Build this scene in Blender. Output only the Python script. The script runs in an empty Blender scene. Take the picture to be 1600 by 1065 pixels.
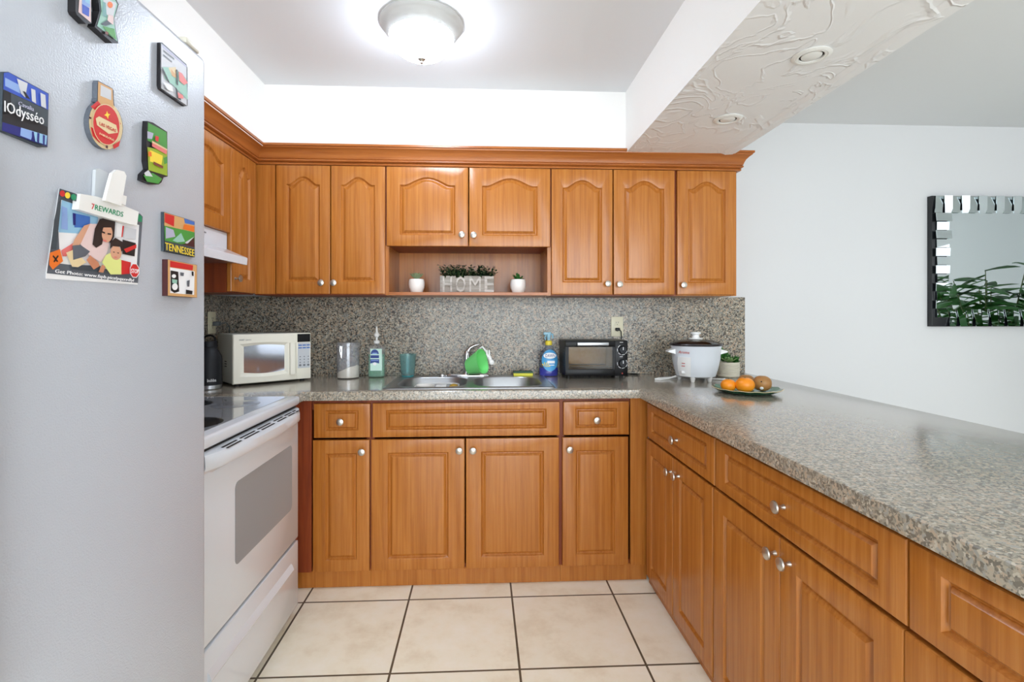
import bpy, bmesh, math, random
from mathutils import Vector, Matrix, noise
random.seed(7)
C = bpy.context.scene
COL = C.collection
PI = math.pi

# ------------------------------------------------------------------ camera, world, lights, exposure
F, CX, CY, YAW = 780.0, 790.0, 493.0, math.atan(37/780.0)
CAM = Vector((0, -2.92, 1.257))
cd = bpy.data.cameras.new('camera'); cam = bpy.data.objects.new('camera', cd); COL.objects.link(cam)
cam.location = CAM; cam.rotation_euler = (PI/2, 0, -YAW)
cd.sensor_width = 36; cd.lens = F/1600*36
cd.shift_x = (800-CX)/1600; cd.shift_y = -(532.5-CY)/1600
cd.clip_start = .02
C.camera = cam
w = bpy.data.worlds.new('sky'); C.world = w; w.use_nodes = True
w.node_tree.nodes['Background'].inputs[0].default_value = (.93, .97, 1, 1)
w.node_tree.nodes['Background'].inputs[1].default_value = 3.0
def area(name, loc, rot, sx, sy, power, col=(1, 1, 1)):
    l = bpy.data.lights.new(name, 'AREA'); l.shape = 'RECTANGLE'; l.size = sx; l.size_y = sy
    l.energy = power; l.color = col
    o = bpy.data.objects.new(name, l); COL.objects.link(o); o.location = loc; o.rotation_euler = rot
    return o
area('daylight_rear_window', (.9, -5.36, 1.35), (PI/2, 0, 0), 3.6, 2.0, 80, (.90, .93, 1))      # faces +y
area('added_side_daylight', (5.10, -3.6, 1.35), (PI/2, 0, PI/2), 2.4, 1.9, 12, (.90, .93, 1))   # faces -x; area light added before the solid right wall, no window there
C.view_settings.view_transform = 'Standard'; C.view_settings.look = 'None'
C.view_settings.gamma = 1; C.view_settings.use_curve_mapping = False
C.view_settings.exposure = 0.34
C.cycles.max_bounces = 10; C.cycles.diffuse_bounces = 6; C.cycles.transparent_max_bounces = 12
C.cycles.sample_clamp_indirect = 6

# ------------------------------------------------------------------ photo pixel -> point on a known plane of the room
def ray(px, py):
    s, c = math.sin(YAW), math.cos(YAW)
    r, u = (px-CX)/F, (CY-py)/F
    return Vector((s+c*r, c-s*r, u))
def aty(px, py, Y): d = ray(px, py); return CAM+d*((Y-CAM.y)/d.y)
def atx(px, py, X): d = ray(px, py); return CAM+d*((X-CAM.x)/d.x)
def atz(px, py, Z): d = ray(px, py); return CAM+d*((Z-CAM.z)/d.z)
def XY(px, Y): return aty(px, CY, Y).x           # x of a pixel column on the plane y=Y
def ZY(px, py, Y): return aty(px, py, Y).z
def YX(px, X): return atx(px, CY, X).y

# ------------------------------------------------------------------ materials
def lin(c): return tuple(((v/255)/12.92 if v/255 <= .04045 else ((v/255+.055)/1.055)**2.4) for v in c)+(1,)
def base(name):
    m = bpy.data.materials.new(name); m.use_nodes = True
    return m, m.node_tree, m.node_tree.nodes['Principled BSDF']
def mat(name, c, rough=.5, metal=0, spec=.5, bump=0, bscale=60, vary=0, coat=0, emit=0):
    m, t, b = base(name)
    b.inputs['Base Color'].default_value = lin(c); b.inputs['Roughness'].default_value = rough
    b.inputs['Metallic'].default_value = metal; b.inputs['Specular IOR Level'].default_value = spec
    b.inputs['Coat Weight'].default_value = coat
    if emit:
        b.inputs['Emission Color'].default_value = lin(c); b.inputs['Emission Strength'].default_value = emit
    tc = t.nodes.new('ShaderNodeTexCoord')
    nz = t.nodes.new('ShaderNodeTexNoise'); nz.inputs['Scale'].default_value = bscale; nz.inputs['Detail'].default_value = 3
    t.links.new(tc.outputs['Object'], nz.inputs['Vector'])
    if bump:
        bp = t.nodes.new('ShaderNodeBump'); bp.inputs['Strength'].default_value = bump; bp.inputs['Distance'].default_value = .002
        t.links.new(nz.outputs['Fac'], bp.inputs['Height']); t.links.new(bp.outputs['Normal'], b.inputs['Normal'])
    if vary:
        mx = t.nodes.new('ShaderNodeMixRGB'); mx.blend_type = 'MULTIPLY'; mx.inputs[0].default_value = vary
        mx.inputs[1].default_value = lin(c); t.links.new(nz.outputs['Color'], mx.inputs[2])
        t.links.new(mx.outputs[0], b.inputs['Base Color'])
    return m
def ramp(t, stops, src, interp='LINEAR'):
    r = t.nodes.new('ShaderNodeValToRGB'); e = r.color_ramp.elements; r.color_ramp.interpolation = interp
    while len(e) > 1: e.remove(e[-1])
    e[0].position = stops[0][0]; e[0].color = stops[0][1]
    for p, c in stops[1:]: n = e.new(p); n.color = c
    t.links.new(src, r.inputs[0]); return r
def mapping(t, scale=(1, 1, 1), loc=(0, 0, 0)):
    tc = t.nodes.new('ShaderNodeTexCoord'); mp = t.nodes.new('ShaderNodeMapping')
    mp.inputs['Scale'].default_value = scale; mp.inputs['Location'].default_value = loc
    t.links.new(tc.outputs['Object'], mp.inputs['Vector']); return mp
def wood(name, lo, mid, hi, scale, rough=.36):
    m, t, b = base(name)
    mp = mapping(t, scale)
    n1 = t.nodes.new('ShaderNodeTexNoise'); n1.inputs['Scale'].default_value = 1; n1.inputs['Detail'].default_value = 5
    n1.inputs['Roughness'].default_value = .62; n1.inputs['Distortion'].default_value = .5
    t.links.new(mp.outputs[0], n1.inputs['Vector'])
    r = ramp(t, [(.28, lin(lo)), (.5, lin(mid)), (.74, lin(hi))], n1.outputs['Fac'])
    t.links.new(r.outputs[0], b.inputs['Base Color'])
    b.inputs['Roughness'].default_value = rough; b.inputs['Specular IOR Level'].default_value = .45
    return m
def granite(name, rough, scale=125, light=1.0, glossy=False, soft=0):
    m, t, b = base(name)
    mp = mapping(t)
    dn = t.nodes.new('ShaderNodeTexNoise'); dn.inputs['Scale'].default_value = 90; dn.inputs['Detail'].default_value = 2
    t.links.new(mp.outputs[0], dn.inputs['Vector'])
    mxv = t.nodes.new('ShaderNodeMixRGB'); mxv.blend_type = 'ADD'; mxv.inputs[0].default_value = .012
    t.links.new(mp.outputs[0], mxv.inputs[1]); t.links.new(dn.outputs['Color'], mxv.inputs[2])
    vo = t.nodes.new('ShaderNodeTexVoronoi'); vo.inputs['Scale'].default_value = scale
    t.links.new(mxv.outputs[0], vo.inputs['Vector'])
    sp = t.nodes.new('ShaderNodeSeparateColor'); t.links.new(vo.outputs['Color'], sp.inputs[0])
    k = light
    def L(c): return lin(tuple(min(255, v*k) for v in c))
    r = ramp(t, [(0, L((70, 64, 58))), (.10, L((108, 100, 90))), (.24, L((142, 138, 126))), (.42, L((178, 166, 146))),
                 (.66, L((188, 164, 140))), (.80, L((152, 154, 148))), (.92, L((206, 196, 178)))], sp.outputs[0], 'CONSTANT')
    # dark mica flecks
    v2 = t.nodes.new('ShaderNodeTexNoise'); v2.inputs['Scale'].default_value = 150; v2.inputs['Detail'].default_value = 2
    t.links.new(mp.outputs[0], v2.inputs['Vector'])
    fr = ramp(t, [(.565, (0, 0, 0, 1)), (.63, (1, 1, 1, 1))], v2.outputs['Fac'])
    mx = t.nodes.new('ShaderNodeMixRGB'); t.links.new(fr.outputs[0], mx.inputs[0])
    t.links.new(r.outputs[0], mx.inputs[1]); mx.inputs[2].default_value = lin((58, 54, 50))
    sf = t.nodes.new('ShaderNodeMixRGB'); sf.inputs[0].default_value = soft; sf.inputs[2].default_value = L((172, 164, 148))
    t.links.new(mx.outputs[0], sf.inputs[1]); t.links.new(sf.outputs[0], b.inputs['Base Color'])
    b.inputs['Roughness'].default_value = rough
    if glossy:
        b.inputs['Coat Weight'].default_value = 1; b.inputs['Coat Roughness'].default_value = .16; b.inputs['Coat IOR'].default_value = 1.42; b.inputs['Specular IOR Level'].default_value = .15
    return m
def glassy(name, c, mixf=.12, rough=.05, haze=0):
    """clear or tinted plastic / glass: transparent with a fresnel gloss"""
    m, t, b = base(name); t.nodes.remove(b)
    out = t.nodes['Material Output']
    tr = t.nodes.new('ShaderNodeBsdfTransparent'); tr.inputs[0].default_value = lin(c)
    gl = t.nodes.new('ShaderNodeBsdfGlossy'); gl.inputs['Roughness'].default_value = rough
    lw = t.nodes.new('ShaderNodeLayerWeight'); lw.inputs[0].default_value = .5
    ma = t.nodes.new('ShaderNodeMath'); ma.operation = 'ADD'; ma.inputs[1].default_value = mixf*.5; ma.use_clamp = True
    pw = t.nodes.new('ShaderNodeMath'); pw.operation = 'POWER'; pw.inputs[1].default_value = 3.5
    t.links.new(lw.outputs['Facing'], pw.inputs[0]); sc_ = t.nodes.new('ShaderNodeMath'); sc_.operation = 'MULTIPLY'; sc_.inputs[1].default_value = .55
    t.links.new(pw.outputs[0], sc_.inputs[0]); t.links.new(sc_.outputs[0], ma.inputs[0])
    mx = t.nodes.new('ShaderNodeMixShader'); t.links.new(ma.outputs[0], mx.inputs[0])
    src = tr
    if haze:
        df = t.nodes.new('ShaderNodeBsdfDiffuse'); df.inputs[0].default_value = lin(c)
        hz = t.nodes.new('ShaderNodeMixShader'); hz.inputs[0].default_value = haze
        t.links.new(tr.outputs[0], hz.inputs[1]); t.links.new(df.outputs[0], hz.inputs[2]); src = hz
    t.links.new(src.outputs[0], mx.inputs[1]); t.links.new(gl.outputs[0], mx.inputs[2]); t.links.new(mx.outputs[0], out.inputs[0])
    return m

M = {}
M['wood'] = wood('honey_wood', (156, 90, 32), (177, 109, 43), (191, 124, 56), (80, 80, 2.4), .27)
M['wood_h'] = wood('honey_wood_molding', (146, 80, 32), (166, 96, 42), (182, 112, 54), (2.2, 2.2, 60), .28)
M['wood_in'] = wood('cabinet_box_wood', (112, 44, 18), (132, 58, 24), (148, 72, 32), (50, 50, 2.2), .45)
M['granite'] = granite('granite_backsplash', .3, 135, .95)
M['granite_top'] = granite('granite_countertop', .22, 170, .98, True, .38)  # speckle muted toward its mean: haze of the gloss put into the colour
M['paint'] = mat('white_wall_paint', (218, 219, 221), .85, spec=.2, bump=.12, bscale=180)
M['paint_warm'] = mat('soffit_paint', (246, 245, 242), .85, spec=.2, bump=.08, bscale=140)
M['ceil'] = mat('ceiling_paint', (226, 228, 231), .9, spec=.15, bump=.1, bscale=200)
M['white_enamel'] = mat('white_enamel', (220, 225, 231), .22, spec=.5, coat=.3)
M['white_plastic'] = mat('white_plastic', (236, 236, 234), .35)
M['cream_plastic'] = mat('cream_plastic', (243, 239, 223), .38)
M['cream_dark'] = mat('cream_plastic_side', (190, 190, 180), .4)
M['ivory'] = mat('ivory_plate', (226, 220, 192), .4)
M['nickel'] = mat('brushed_nickel', (205, 200, 192), .36, metal=1)
M['chrome'] = mat('chrome', (215, 215, 218), .1, metal=1)
M['steel'] = mat('brushed_steel', (176, 178, 181), .33, metal=1, bump=.05, bscale=400)
M['black'] = mat('black_plastic', (14, 14, 16), .34, spec=.22)
M['black_matte'] = mat('black_powder_coat', (26, 28, 32), .5, spec=.3, bump=.1, bscale=500)
M['dark'] = mat('dark_gap', (30, 26, 24), .8)
M['grey_light'] = mat('light_grey_plastic', (200, 204, 208), .4)
M['grey_mid'] = mat('grey_print', (120, 124, 130), .5)
M['glass_dark'] = mat('oven_glass', (150, 157, 162), .14, spec=.5)
M['cooktop'] = mat('cooktop_glass', (150, 153, 158), .05, spec=.7, coat=.6)
M['burner'] = mat('burner_pattern', (20, 20, 23), .25, vary=.6, bscale=300)
M['burner_glare'] = mat('burner_glare', (120, 123, 130), .12)  # same burner pattern, paled: reflection on the glass put into the colour
M['mw_glass'] = mat('microwave_window', (190, 198, 212), .07, metal=.85, spec=.7)
M['mirror'] = mat('mirror_silver', (216, 226, 228), .01, metal=1)
M['mirror_back'] = mat('mirror_black_edge', (24, 26, 30), .25)
M['dome'] = mat('lamp_dome_glass', (226, 238, 255), .3, emit=40)
M['lamp_ring'] = mat('lamp_ring_satin', (196, 196, 194), .4)
M['lens'] = mat('downlight_lens', (235, 235, 232), .4)
M['soap_blue'] = mat('blue_soap', (20, 30, 165), .15, coat=.4)
M['blue_label'] = mat('sky_blue_label', (84, 170, 226), .4)
M['navy'] = mat('navy_print', (48, 70, 140), .5)
M['white_print'] = mat('white_print', (248, 248, 248), .5)
M['yellow'] = mat('yellow_print', (244, 220, 70), .45)
M['green'] = mat('apple_green_plastic', (122, 224, 126), .42)
M['sponge_y'] = mat('yellow_sponge', (226, 220, 84), .9, bump=.6, bscale=300)
M['sponge_g'] = mat('green_scrub_pad', (74, 100, 84), .95, bump=.8, bscale=300)
M['teal_thick'] = mat('teal_glass_base', (70, 165, 170), .1)
M['flour'] = mat('flour', (240, 230, 208), .95, bump=.2, bscale=80)
M['ceramic'] = mat('white_ceramic', (240, 236, 230), .35)
M['ceramic_cream'] = mat('cream_ribbed_ceramic', (214, 208, 190), .5)
M['soil'] = mat('soil', (60, 46, 36), .95)
M['leaf_dark'] = mat('dark_green_leaves', (30, 62, 34), .5, vary=.5, bscale=40)
M['leaf'] = mat('green_leaves', (58, 120, 48), .45, vary=.4, bscale=30)
M['leaf_light'] = mat('pale_green_leaves', (150, 185, 120), .5, vary=.2, bscale=40)
M['stem'] = mat('plant_stem', (96, 110, 60), .6)
M['pale_wood'] = wood('whitewashed_wood', (150, 143, 134), (186, 179, 171), (208, 203, 196), (8, 60, 60), .7)
M['grey_wood'] = wood('grey_weathered_wood', (126, 118, 108), (156, 148, 138), (182, 176, 168), (8, 60, 60), .7)
M['orange'] = mat('orange_peel', (244, 146, 24), .38, bump=.15, bscale=500)
M['brown_fruit'] = mat('brown_fruit_skin', (182, 130, 72), .45, vary=.35, bscale=45)
M['plate_green'] = mat('green_glazed_plate', (96, 150, 124), .18, vary=.4, bscale=60)
M['plate_dark'] = mat('dark_green_glaze', (20, 88, 60), .2)
M['inner_tan'] = mat('oven_cavity', (226, 190, 120), .35, metal=.15, vary=.25, bscale=12)
M['red'] = mat('red_print', (214, 54, 56), .45)
M['red_dark'] = mat('dark_red_print', (190, 70, 60), .45)
M['fridge'] = mat('pebbled_fridge_enamel', (186, 191, 200), .3, spec=.5, bump=.35, bscale=330)
M['fridge_trim'] = mat('fridge_trim', (214, 210, 196), .4)
M['cord_white'] = mat('white_cord', (238, 238, 236), .4)
M['rubber'] = mat('black_rubber', (24, 24, 24), .6)
def pc(n, c, r=.45): M[n] = mat(n, c, r); return M[n]
for n, c in dict(p_black=(22, 20, 24), p_skin=(214, 160, 130), p_skin2=(196, 130, 98), p_hair=(36, 26, 26), p_pink=(226, 200, 198), p_grey=(92, 98, 108),
                 p_blue=(60, 110, 190), p_sky=(150, 196, 226), p_white=(240, 240, 242), p_red=(206, 40, 40), p_orange=(232, 116, 36), p_yel=(222, 226, 140),
                 p_green=(24, 140, 96), p_yellow=(244, 214, 60), p_salmon=(228, 120, 116), p_cream=(226, 204, 160), p_slate=(60, 70, 78), p_ultra=(50, 84, 190),
                 p_navy=(26, 30, 120), p_lblue=(140, 170, 224), p_lime=(150, 176, 40), p_leaf=(70, 150, 62), p_brown=(120, 56, 36), p_tan=(214, 166, 110),
                 p_teal=(110, 160, 160), p_mint=(150, 196, 180), p_lgrey=(206, 208, 214), p_maroon=(70, 24, 26), p_lav=(176, 176, 200)).items(): pc(n, c)

def tile_floor():
    m, t, b = base('cream_floor_tile')
    g0 = atz(799.9, 932.3, 0)
    tc = t.nodes.new('ShaderNodeTexCoord'); mp = t.nodes.new('ShaderNodeMapping')
    mp.inputs['Location'].default_value = (-g0.x+.457*20, -g0.y+.457*20, 0)
    t.links.new(tc.outputs['Object'], mp.inputs['Vector'])
    br = t.nodes.new('ShaderNodeTexBrick'); br.offset = 0; br.squash = 1
    br.inputs['Scale'].default_value = 1; br.inputs['Brick Width'].default_value = .457; br.inputs['Row Height'].default_value = .457
    br.inputs['Mortar Size'].default_value = .0042; br.inputs['Mortar Smooth'].default_value = .1; br.inputs['Bias'].default_value = 0
    br.inputs['Color1'].default_value = (1, 1, 1, 1); br.inputs['Color2'].default_value = (.94, .93, .92, 1)
    t.links.new(mp.outputs[0], br.inputs['Vector'])
    n = t.nodes.new('ShaderNodeTexNoise'); n.inputs['Scale'].default_value = 5; n.inputs['Detail'].default_value = 7; n.inputs['Roughness'].default_value = .65
    t.links.new(mp.outputs[0], n.inputs['Vector'])
    r = ramp(t, [(.3, lin((234, 222, 196))), (.5, lin((250, 243, 222))), (.7, lin((254, 250, 236)))], n.outputs['Fac'])
    mu = t.nodes.new('ShaderNodeMixRGB'); mu.blend_type = 'MULTIPLY'; mu.inputs[0].default_value = 1
    t.links.new(r.outputs[0], mu.inputs[1]); t.links.new(br.outputs['Color'], mu.inputs[2])
    mx = t.nodes.new('ShaderNodeMixRGB'); t.links.new(br.outputs['Fac'], mx.inputs[0])
    t.links.new(mu.outputs[0], mx.inputs[1]); mx.inputs[2].default_value = lin((92, 82, 66))
    t.links.new(mx.outputs[0], b.inputs['Base Color'])
    b.inputs['Roughness'].default_value = .32
    bp = t.nodes.new('ShaderNodeBump'); bp.invert = True; bp.inputs['Distance'].default_value = .002; bp.inputs['Strength'].default_value = .6
    t.links.new(br.outputs['Fac'], bp.inputs['Height']); t.links.new(bp.outputs[0], b.inputs['Normal'])
    return m
M['tile'] = tile_floor()
def trowel():
    m, t, b = base('trowelled_plaster')
    b.inputs['Base Color'].default_value = lin((238, 238, 240)); b.inputs['Roughness'].default_value = .6
    mp = mapping(t, (1, .8, 1))
    n = t.nodes.new('ShaderNodeTexNoise'); n.inputs['Scale'].default_value = 4.5; n.inputs['Detail'].default_value = 4; n.inputs['Roughness'].default_value = .45; n.inputs['Distortion'].default_value = .9
    t.links.new(mp.outputs[0], n.inputs['Vector'])
    r = ramp(t, [(.44, (.2, .2, .2, 1)), (.465, (.9, .9, .9, 1)), (.485, (.3, .3, .3, 1)), (.56, (.32, .32, .32, 1)), (.58, (1, 1, 1, 1)), (.60, (.45, .45, .45, 1))], n.outputs['Fac'])
    n2 = t.nodes.new('ShaderNodeTexNoise'); n2.inputs['Scale'].default_value = 1.6; t.links.new(mp.outputs[0], n2.inputs['Vector'])
    r2 = ramp(t, [(.36, (.25, .25, .25, 1)), (.54, (1, 1, 1, 1))], n2.outputs['Fac'])
    mu = t.nodes.new('ShaderNodeMath'); mu.operation = 'MULTIPLY'
    t.links.new(r.outputs[0], mu.inputs[0]); t.links.new(r2.outputs[0], mu.inputs[1])
    bp = t.nodes.new('ShaderNodeBump'); bp.inputs['Strength'].default_value = .5; bp.inputs['Distance'].default_value = .010
    t.links.new(mu.outputs[0], bp.inputs['Height']); t.links.new(bp.outputs[0], b.inputs['Normal'])
    return m
M['trowel'] = trowel()
M['clear'] = glassy('clear_plastic', (248, 249, 251), .10, .05, .10)
M['clear_green'] = glassy('green_soap_liquid', (170, 240, 208), .04, .05, .25)
M['clear_teal'] = glassy('teal_tumbler_glass', (214, 238, 238), .08, .05, .10)
M['clear_blue'] = glassy('clear_blue_bottle', (232, 238, 248), .10, .05, .05)
M['lid_glass'] = glassy('smoked_glass_lid', (190, 186, 184), .2)
M['oven_pane'] = glassy('toaster_glass', (214, 208, 196), .05)
M['window_pane'] = glassy('window_pane', (245, 250, 250), .02)

# ------------------------------------------------------------------ mesh builder
class MB:
    def __init__(s, Mx=None): s.bm = bmesh.new(); s.M = Mx or Matrix()
    def v(s, p): return s.bm.verts.new(s.M @ Vector(p))
    def f(s, vs, mat=0):
        try: fc = s.bm.faces.new(vs); fc.material_index = mat; return fc
        except ValueError: return None
    def box(s, x0, x1, y0, y1, z0, z1, mat=0, bev=0, seg=2):
        x0, x1 = min(x0, x1), max(x0, x1); y0, y1 = min(y0, y1), max(y0, y1); z0, z1 = min(z0, z1), max(z0, z1)
        V = [s.v((x, y, z)) for z in (z0, z1) for y in (y0, y1) for x in (x0, x1)]
        fs = [s.f([V[i] for i in q], mat) for q in ((0, 2, 3, 1), (4, 5, 7, 6), (0, 1, 5, 4), (2, 6, 7, 3), (0, 4, 6, 2), (1, 3, 7, 5))]
        if bev:
            ed = list({e for fc in fs for e in fc.edges})
            r = bmesh.ops.bevel(s.bm, geom=ed, offset=bev, segments=seg, profile=.5, affect='EDGES')
            for fc in r['faces']: fc.material_index = mat
        return s
    def loops(s, rings, mat=0, closed=True, cap0=False, cap1=False, mats=None):
        R = [[s.v(p) for p in r] for r in rings]
        n = len(R[0])
        for i in range(len(R)-1):
            mi = mats[i] if mats else mat
            for j in range(n if closed else n-1):
                k = (j+1) % n
                s.f([R[i][j], R[i][k], R[i+1][k], R[i+1][j]], mi)
        if cap0: s.f(list(reversed(R[0])), mats[0] if mats else mat)
        if cap1: s.f(R[-1], mats[-1] if mats else mat)
        return s
    def lathe(s, prof, c=(0, 0, 0), ax=(0, 0, 1), seg=28, mat=0, sx=1, sy=1, a0=0, a1=2*PI, mats=None):
        ax = Vector(ax).normalized(); q = Vector((0, 0, 1)).rotation_difference(ax).to_matrix(); c = Vector(c)
        full = abs(a1-a0-2*PI) < 1e-6
        n = seg if full else seg+1
        rings = []
        for r, z in prof:
            rr = max(r, 1e-5)
            rings.append([c+q @ Vector((rr*math.cos(a0+(a1-a0)*k/seg)*sx, rr*math.sin(a0+(a1-a0)*k/seg)*sy, z)) for k in range(n)])
        return s.loops(rings, mat, full, mats=mats)
    def tube(s, pts, r, seg=8, mat=0):
        pts = [Vector(p) for p in pts]; rings = []; n = len(pts)
        t0 = (pts[1]-pts[0]).normalized()
        a = t0.orthogonal().normalized(); prev = t0
        for i, p in enumerate(pts):
            t = (pts[min(i+1, n-1)]-pts[max(i-1, 0)]).normalized()
            a = (prev.rotation_difference(t) @ a).normalized(); prev = t; b = t.cross(a)
            rr = r[i] if isinstance(r, (list, tuple)) else r
            rings.append([p+(a*math.cos(2*PI*k/seg)+b*math.sin(2*PI*k/seg))*rr for k in range(seg)])
        return s.loops(rings, mat, True, True, True)
    def prism(s, pts, vec, mat=0, mat_side=None):
        """closed outline in space extruded along vec"""
        vec = Vector(vec); ms = mat if mat_side is None else mat_side
        A = [s.v(p) for p in pts]; B = [s.v(Vector(p)+vec) for p in pts]
        s.f(A, ms); s.f(list(reversed(B)), mat)
        for i in range(len(A)):
            j = (i+1) % len(A); s.f([A[i], B[i], B[j], A[j]], ms)
        return s
    def poly(s, pts, mat=0): s.f([s.v(p) for p in pts], mat); return s
    def text(s, txt, o, u, v, size, mat=0, width=None, align='LEFT', ext=.0002, shear=0, bold=0):
        cu = bpy.data.curves.new('lettering', 'FONT'); cu.body = txt; cu.size = size; cu.align_x = align; cu.extrude = ext; cu.resolution_u = 2; cu.shear = shear; cu.offset = bold
        ob = bpy.data.objects.new('lettering', cu); COL.objects.link(ob)
        me = bpy.data.meshes.new_from_object(ob.evaluated_get(bpy.context.evaluated_depsgraph_get()))
        u = Vector(u).normalized(); v = Vector(v).normalized(); n = u.cross(v)
        xs = [p.co.x for p in me.vertices]
        k = 1
        if width and xs: k = width/max(1e-6, max(xs)-min(xs))
        V = [s.v(Vector(o)+u*(p.co.x*k)+v*p.co.y+n*p.co.z) for p in me.vertices]
        for pl in me.polygons: s.f([V[i] for i in pl.vertices], mat)
        bpy.data.objects.remove(ob); bpy.data.curves.remove(cu); bpy.data.meshes.remove(me)
        return s
    def build(s, name, mats, parent=None, smooth=True, loc=None, local=False, recalc=True, ang=.6):
        if not isinstance(mats, (list, tuple)): mats = [mats]
        mats = [M[m] if isinstance(m, str) else m for m in mats]
        if recalc: bmesh.ops.recalc_face_normals(s.bm, faces=s.bm.faces[:])
        if parent is not None:
            r = parent
            while r.parent: r = r.parent
            if not local: s.bm.transform(XF[r].inverted())
        elif loc is not None: s.bm.transform(Matrix.Translation(-Vector(loc)))
        me = bpy.data.meshes.new(name); s.bm.to_mesh(me); s.bm.free()
        for m in mats: me.materials.append(m)
        if smooth:
            me.polygons.foreach_set('use_smooth', [True]*len(me.polygons)); me.set_sharp_from_angle(angle=ang)
        o = bpy.data.objects.new(name, me); COL.objects.link(o)
        if parent is not None: o.parent = parent
        elif loc is not None: o.location = loc; XF[o] = Matrix.Translation(Vector(loc))
        else: XF[o] = Matrix()
        return o
XF = {}
def thing(name, label, cat, loc=(0, 0, 0), rz=0, group=None):
    o = bpy.data.objects.new(name, None); COL.objects.link(o); o.empty_display_size = .05
    o.location = loc; o.rotation_euler = (0, 0, rz); XF[o] = Matrix.Translation(Vector(loc)) @ Matrix.Rotation(rz, 4, 'Z')
    return tag(o, label, cat, group)
def tag(o, label, cat, group=None):
    o['label'] = label; o['category'] = cat
    if group: o['group'] = group
    return o
def structure(o, label=None):
    o['kind'] = 'structure'
    if label: o['label'] = label
    return o

# ------------------------------------------------------------------ the room
ZC = 2.416; XL = -1.44; XR = 5.2; YR = -5.5
ZB = 2.10                                   # underside of beam and soffits
def slab(name, m, *a, label=None):
    return structure(MB().box(*a).build(name, m, smooth=False), label)
slab('floor', 'tile', XL-.1, XR+.1, YR-.1, .1, -.08, 0)
slab('ceiling', 'ceil', XL-.1, XR+.1, YR-.1, .1, ZC, ZC+.1)
slab('wall_back', 'paint', XL-.1, XR+.1, 0, .12, 0, ZC)
slab('wall_left', 'paint', XL-.12, XL, YR, 0, 0, ZC)
slab('wall_right', 'paint', XR, XR+.12, YR, 0, 0, ZC)
# rear wall with a wide window opening
b = MB()
b.box(XL, -.95, YR-.12, YR, 0, ZC); b.box(2.75, XR, YR-.12, YR, 0, ZC); b.box(-.95, 2.75, YR-.12, YR, 2.38, ZC); b.box(-.95, 2.75, YR-.12, YR, 0, .3)
structure(b.build('wall_rear', 'paint', smooth=False))
b = MB()
for x in (-.95, .25, 1.5, 2.69): b.box(x, x+.06, YR-.09, YR-.03, .3, 2.38)
b.box(-.95, 2.75, YR-.09, YR-.03, .3, .36); b.box(-.95, 2.75, YR-.09, YR-.03, 2.32, 2.38)
wn = structure(b.build('window_1', 'white_plastic', smooth=False))
MB().box(-.9, 2.7, YR-.062, YR-.058, .35, 2.33).build('pane', 'window_pane', wn, smooth=False)['kind'] = 'structure'
# dropped soffits over the cabinets and the beam over the peninsula
SY, SX = -.362, -1.088
slab('trim_1', 'paint_warm', XL, .745, SY, 0, ZB, ZC, label='white soffit above the back wall cabinets')
slab('trim_2', 'paint_warm', XL, SX, -2.9, SY, ZB, ZC, label='white soffit above the left wall cabinets')
b = MB()
BX0, BX1 = .745, 1.315
b.box(BX0, BX1, YR+.9, 0, ZB, ZC, 0)
for fc in b.bm.faces:
    if fc.calc_center_median().z < ZB+.001: fc.material_index = 1
b.loops([[(BX1-.0, YR+.9, ZB+.05), (BX1-.0, 0, ZB+.05)], [(BX1-.012, YR+.9, ZB-.004), (BX1-.012, 0, ZB-.004)], [(BX1-.05, YR+.9, ZB-.006), (BX1-.05, 0, ZB-.006)], [(BX1-.075, YR+.9, ZB-.0005), (BX1-.075, 0, ZB-.0005)]], 1, closed=False)
structure(b.build('trim_3', ['paint_warm', 'trowel'], smooth=False), 'dropped beam with trowelled plaster underside')
# baseboard on the dining side
slab('baseboard_back', 'paint', 1.6, XR, -.014, 0, 0, .09)
slab('baseboard_right', 'paint', XR-.014, XR, YR, 0, 0, .09)

# granite backsplash: two glued slabs
BSX = XY(1164, -.02)
ZU = ZY(700, 461, -.34)                      # underside of the wall cabinets
b = MB(); b.box(XL+.018, BSX, -.02, -.001, .9145, ZU+.004)
tag(b.build('backsplash', 'granite', smooth=False, loc=(0, 0, .9145)), 'speckled granite backsplash along the back wall behind the sink', 'backsplash', 'granite backsplash slabs')
b = MB(); b.box(XL+.001, XL+.017, -1.6, -.001, .9145, ZU+.004)
tag(b.build('backsplash', 'granite', smooth=False, loc=(XL, 0, .9145)), 'granite backsplash panel on the side wall behind the microwave and stove', 'backsplash', 'granite backsplash slabs')

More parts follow.
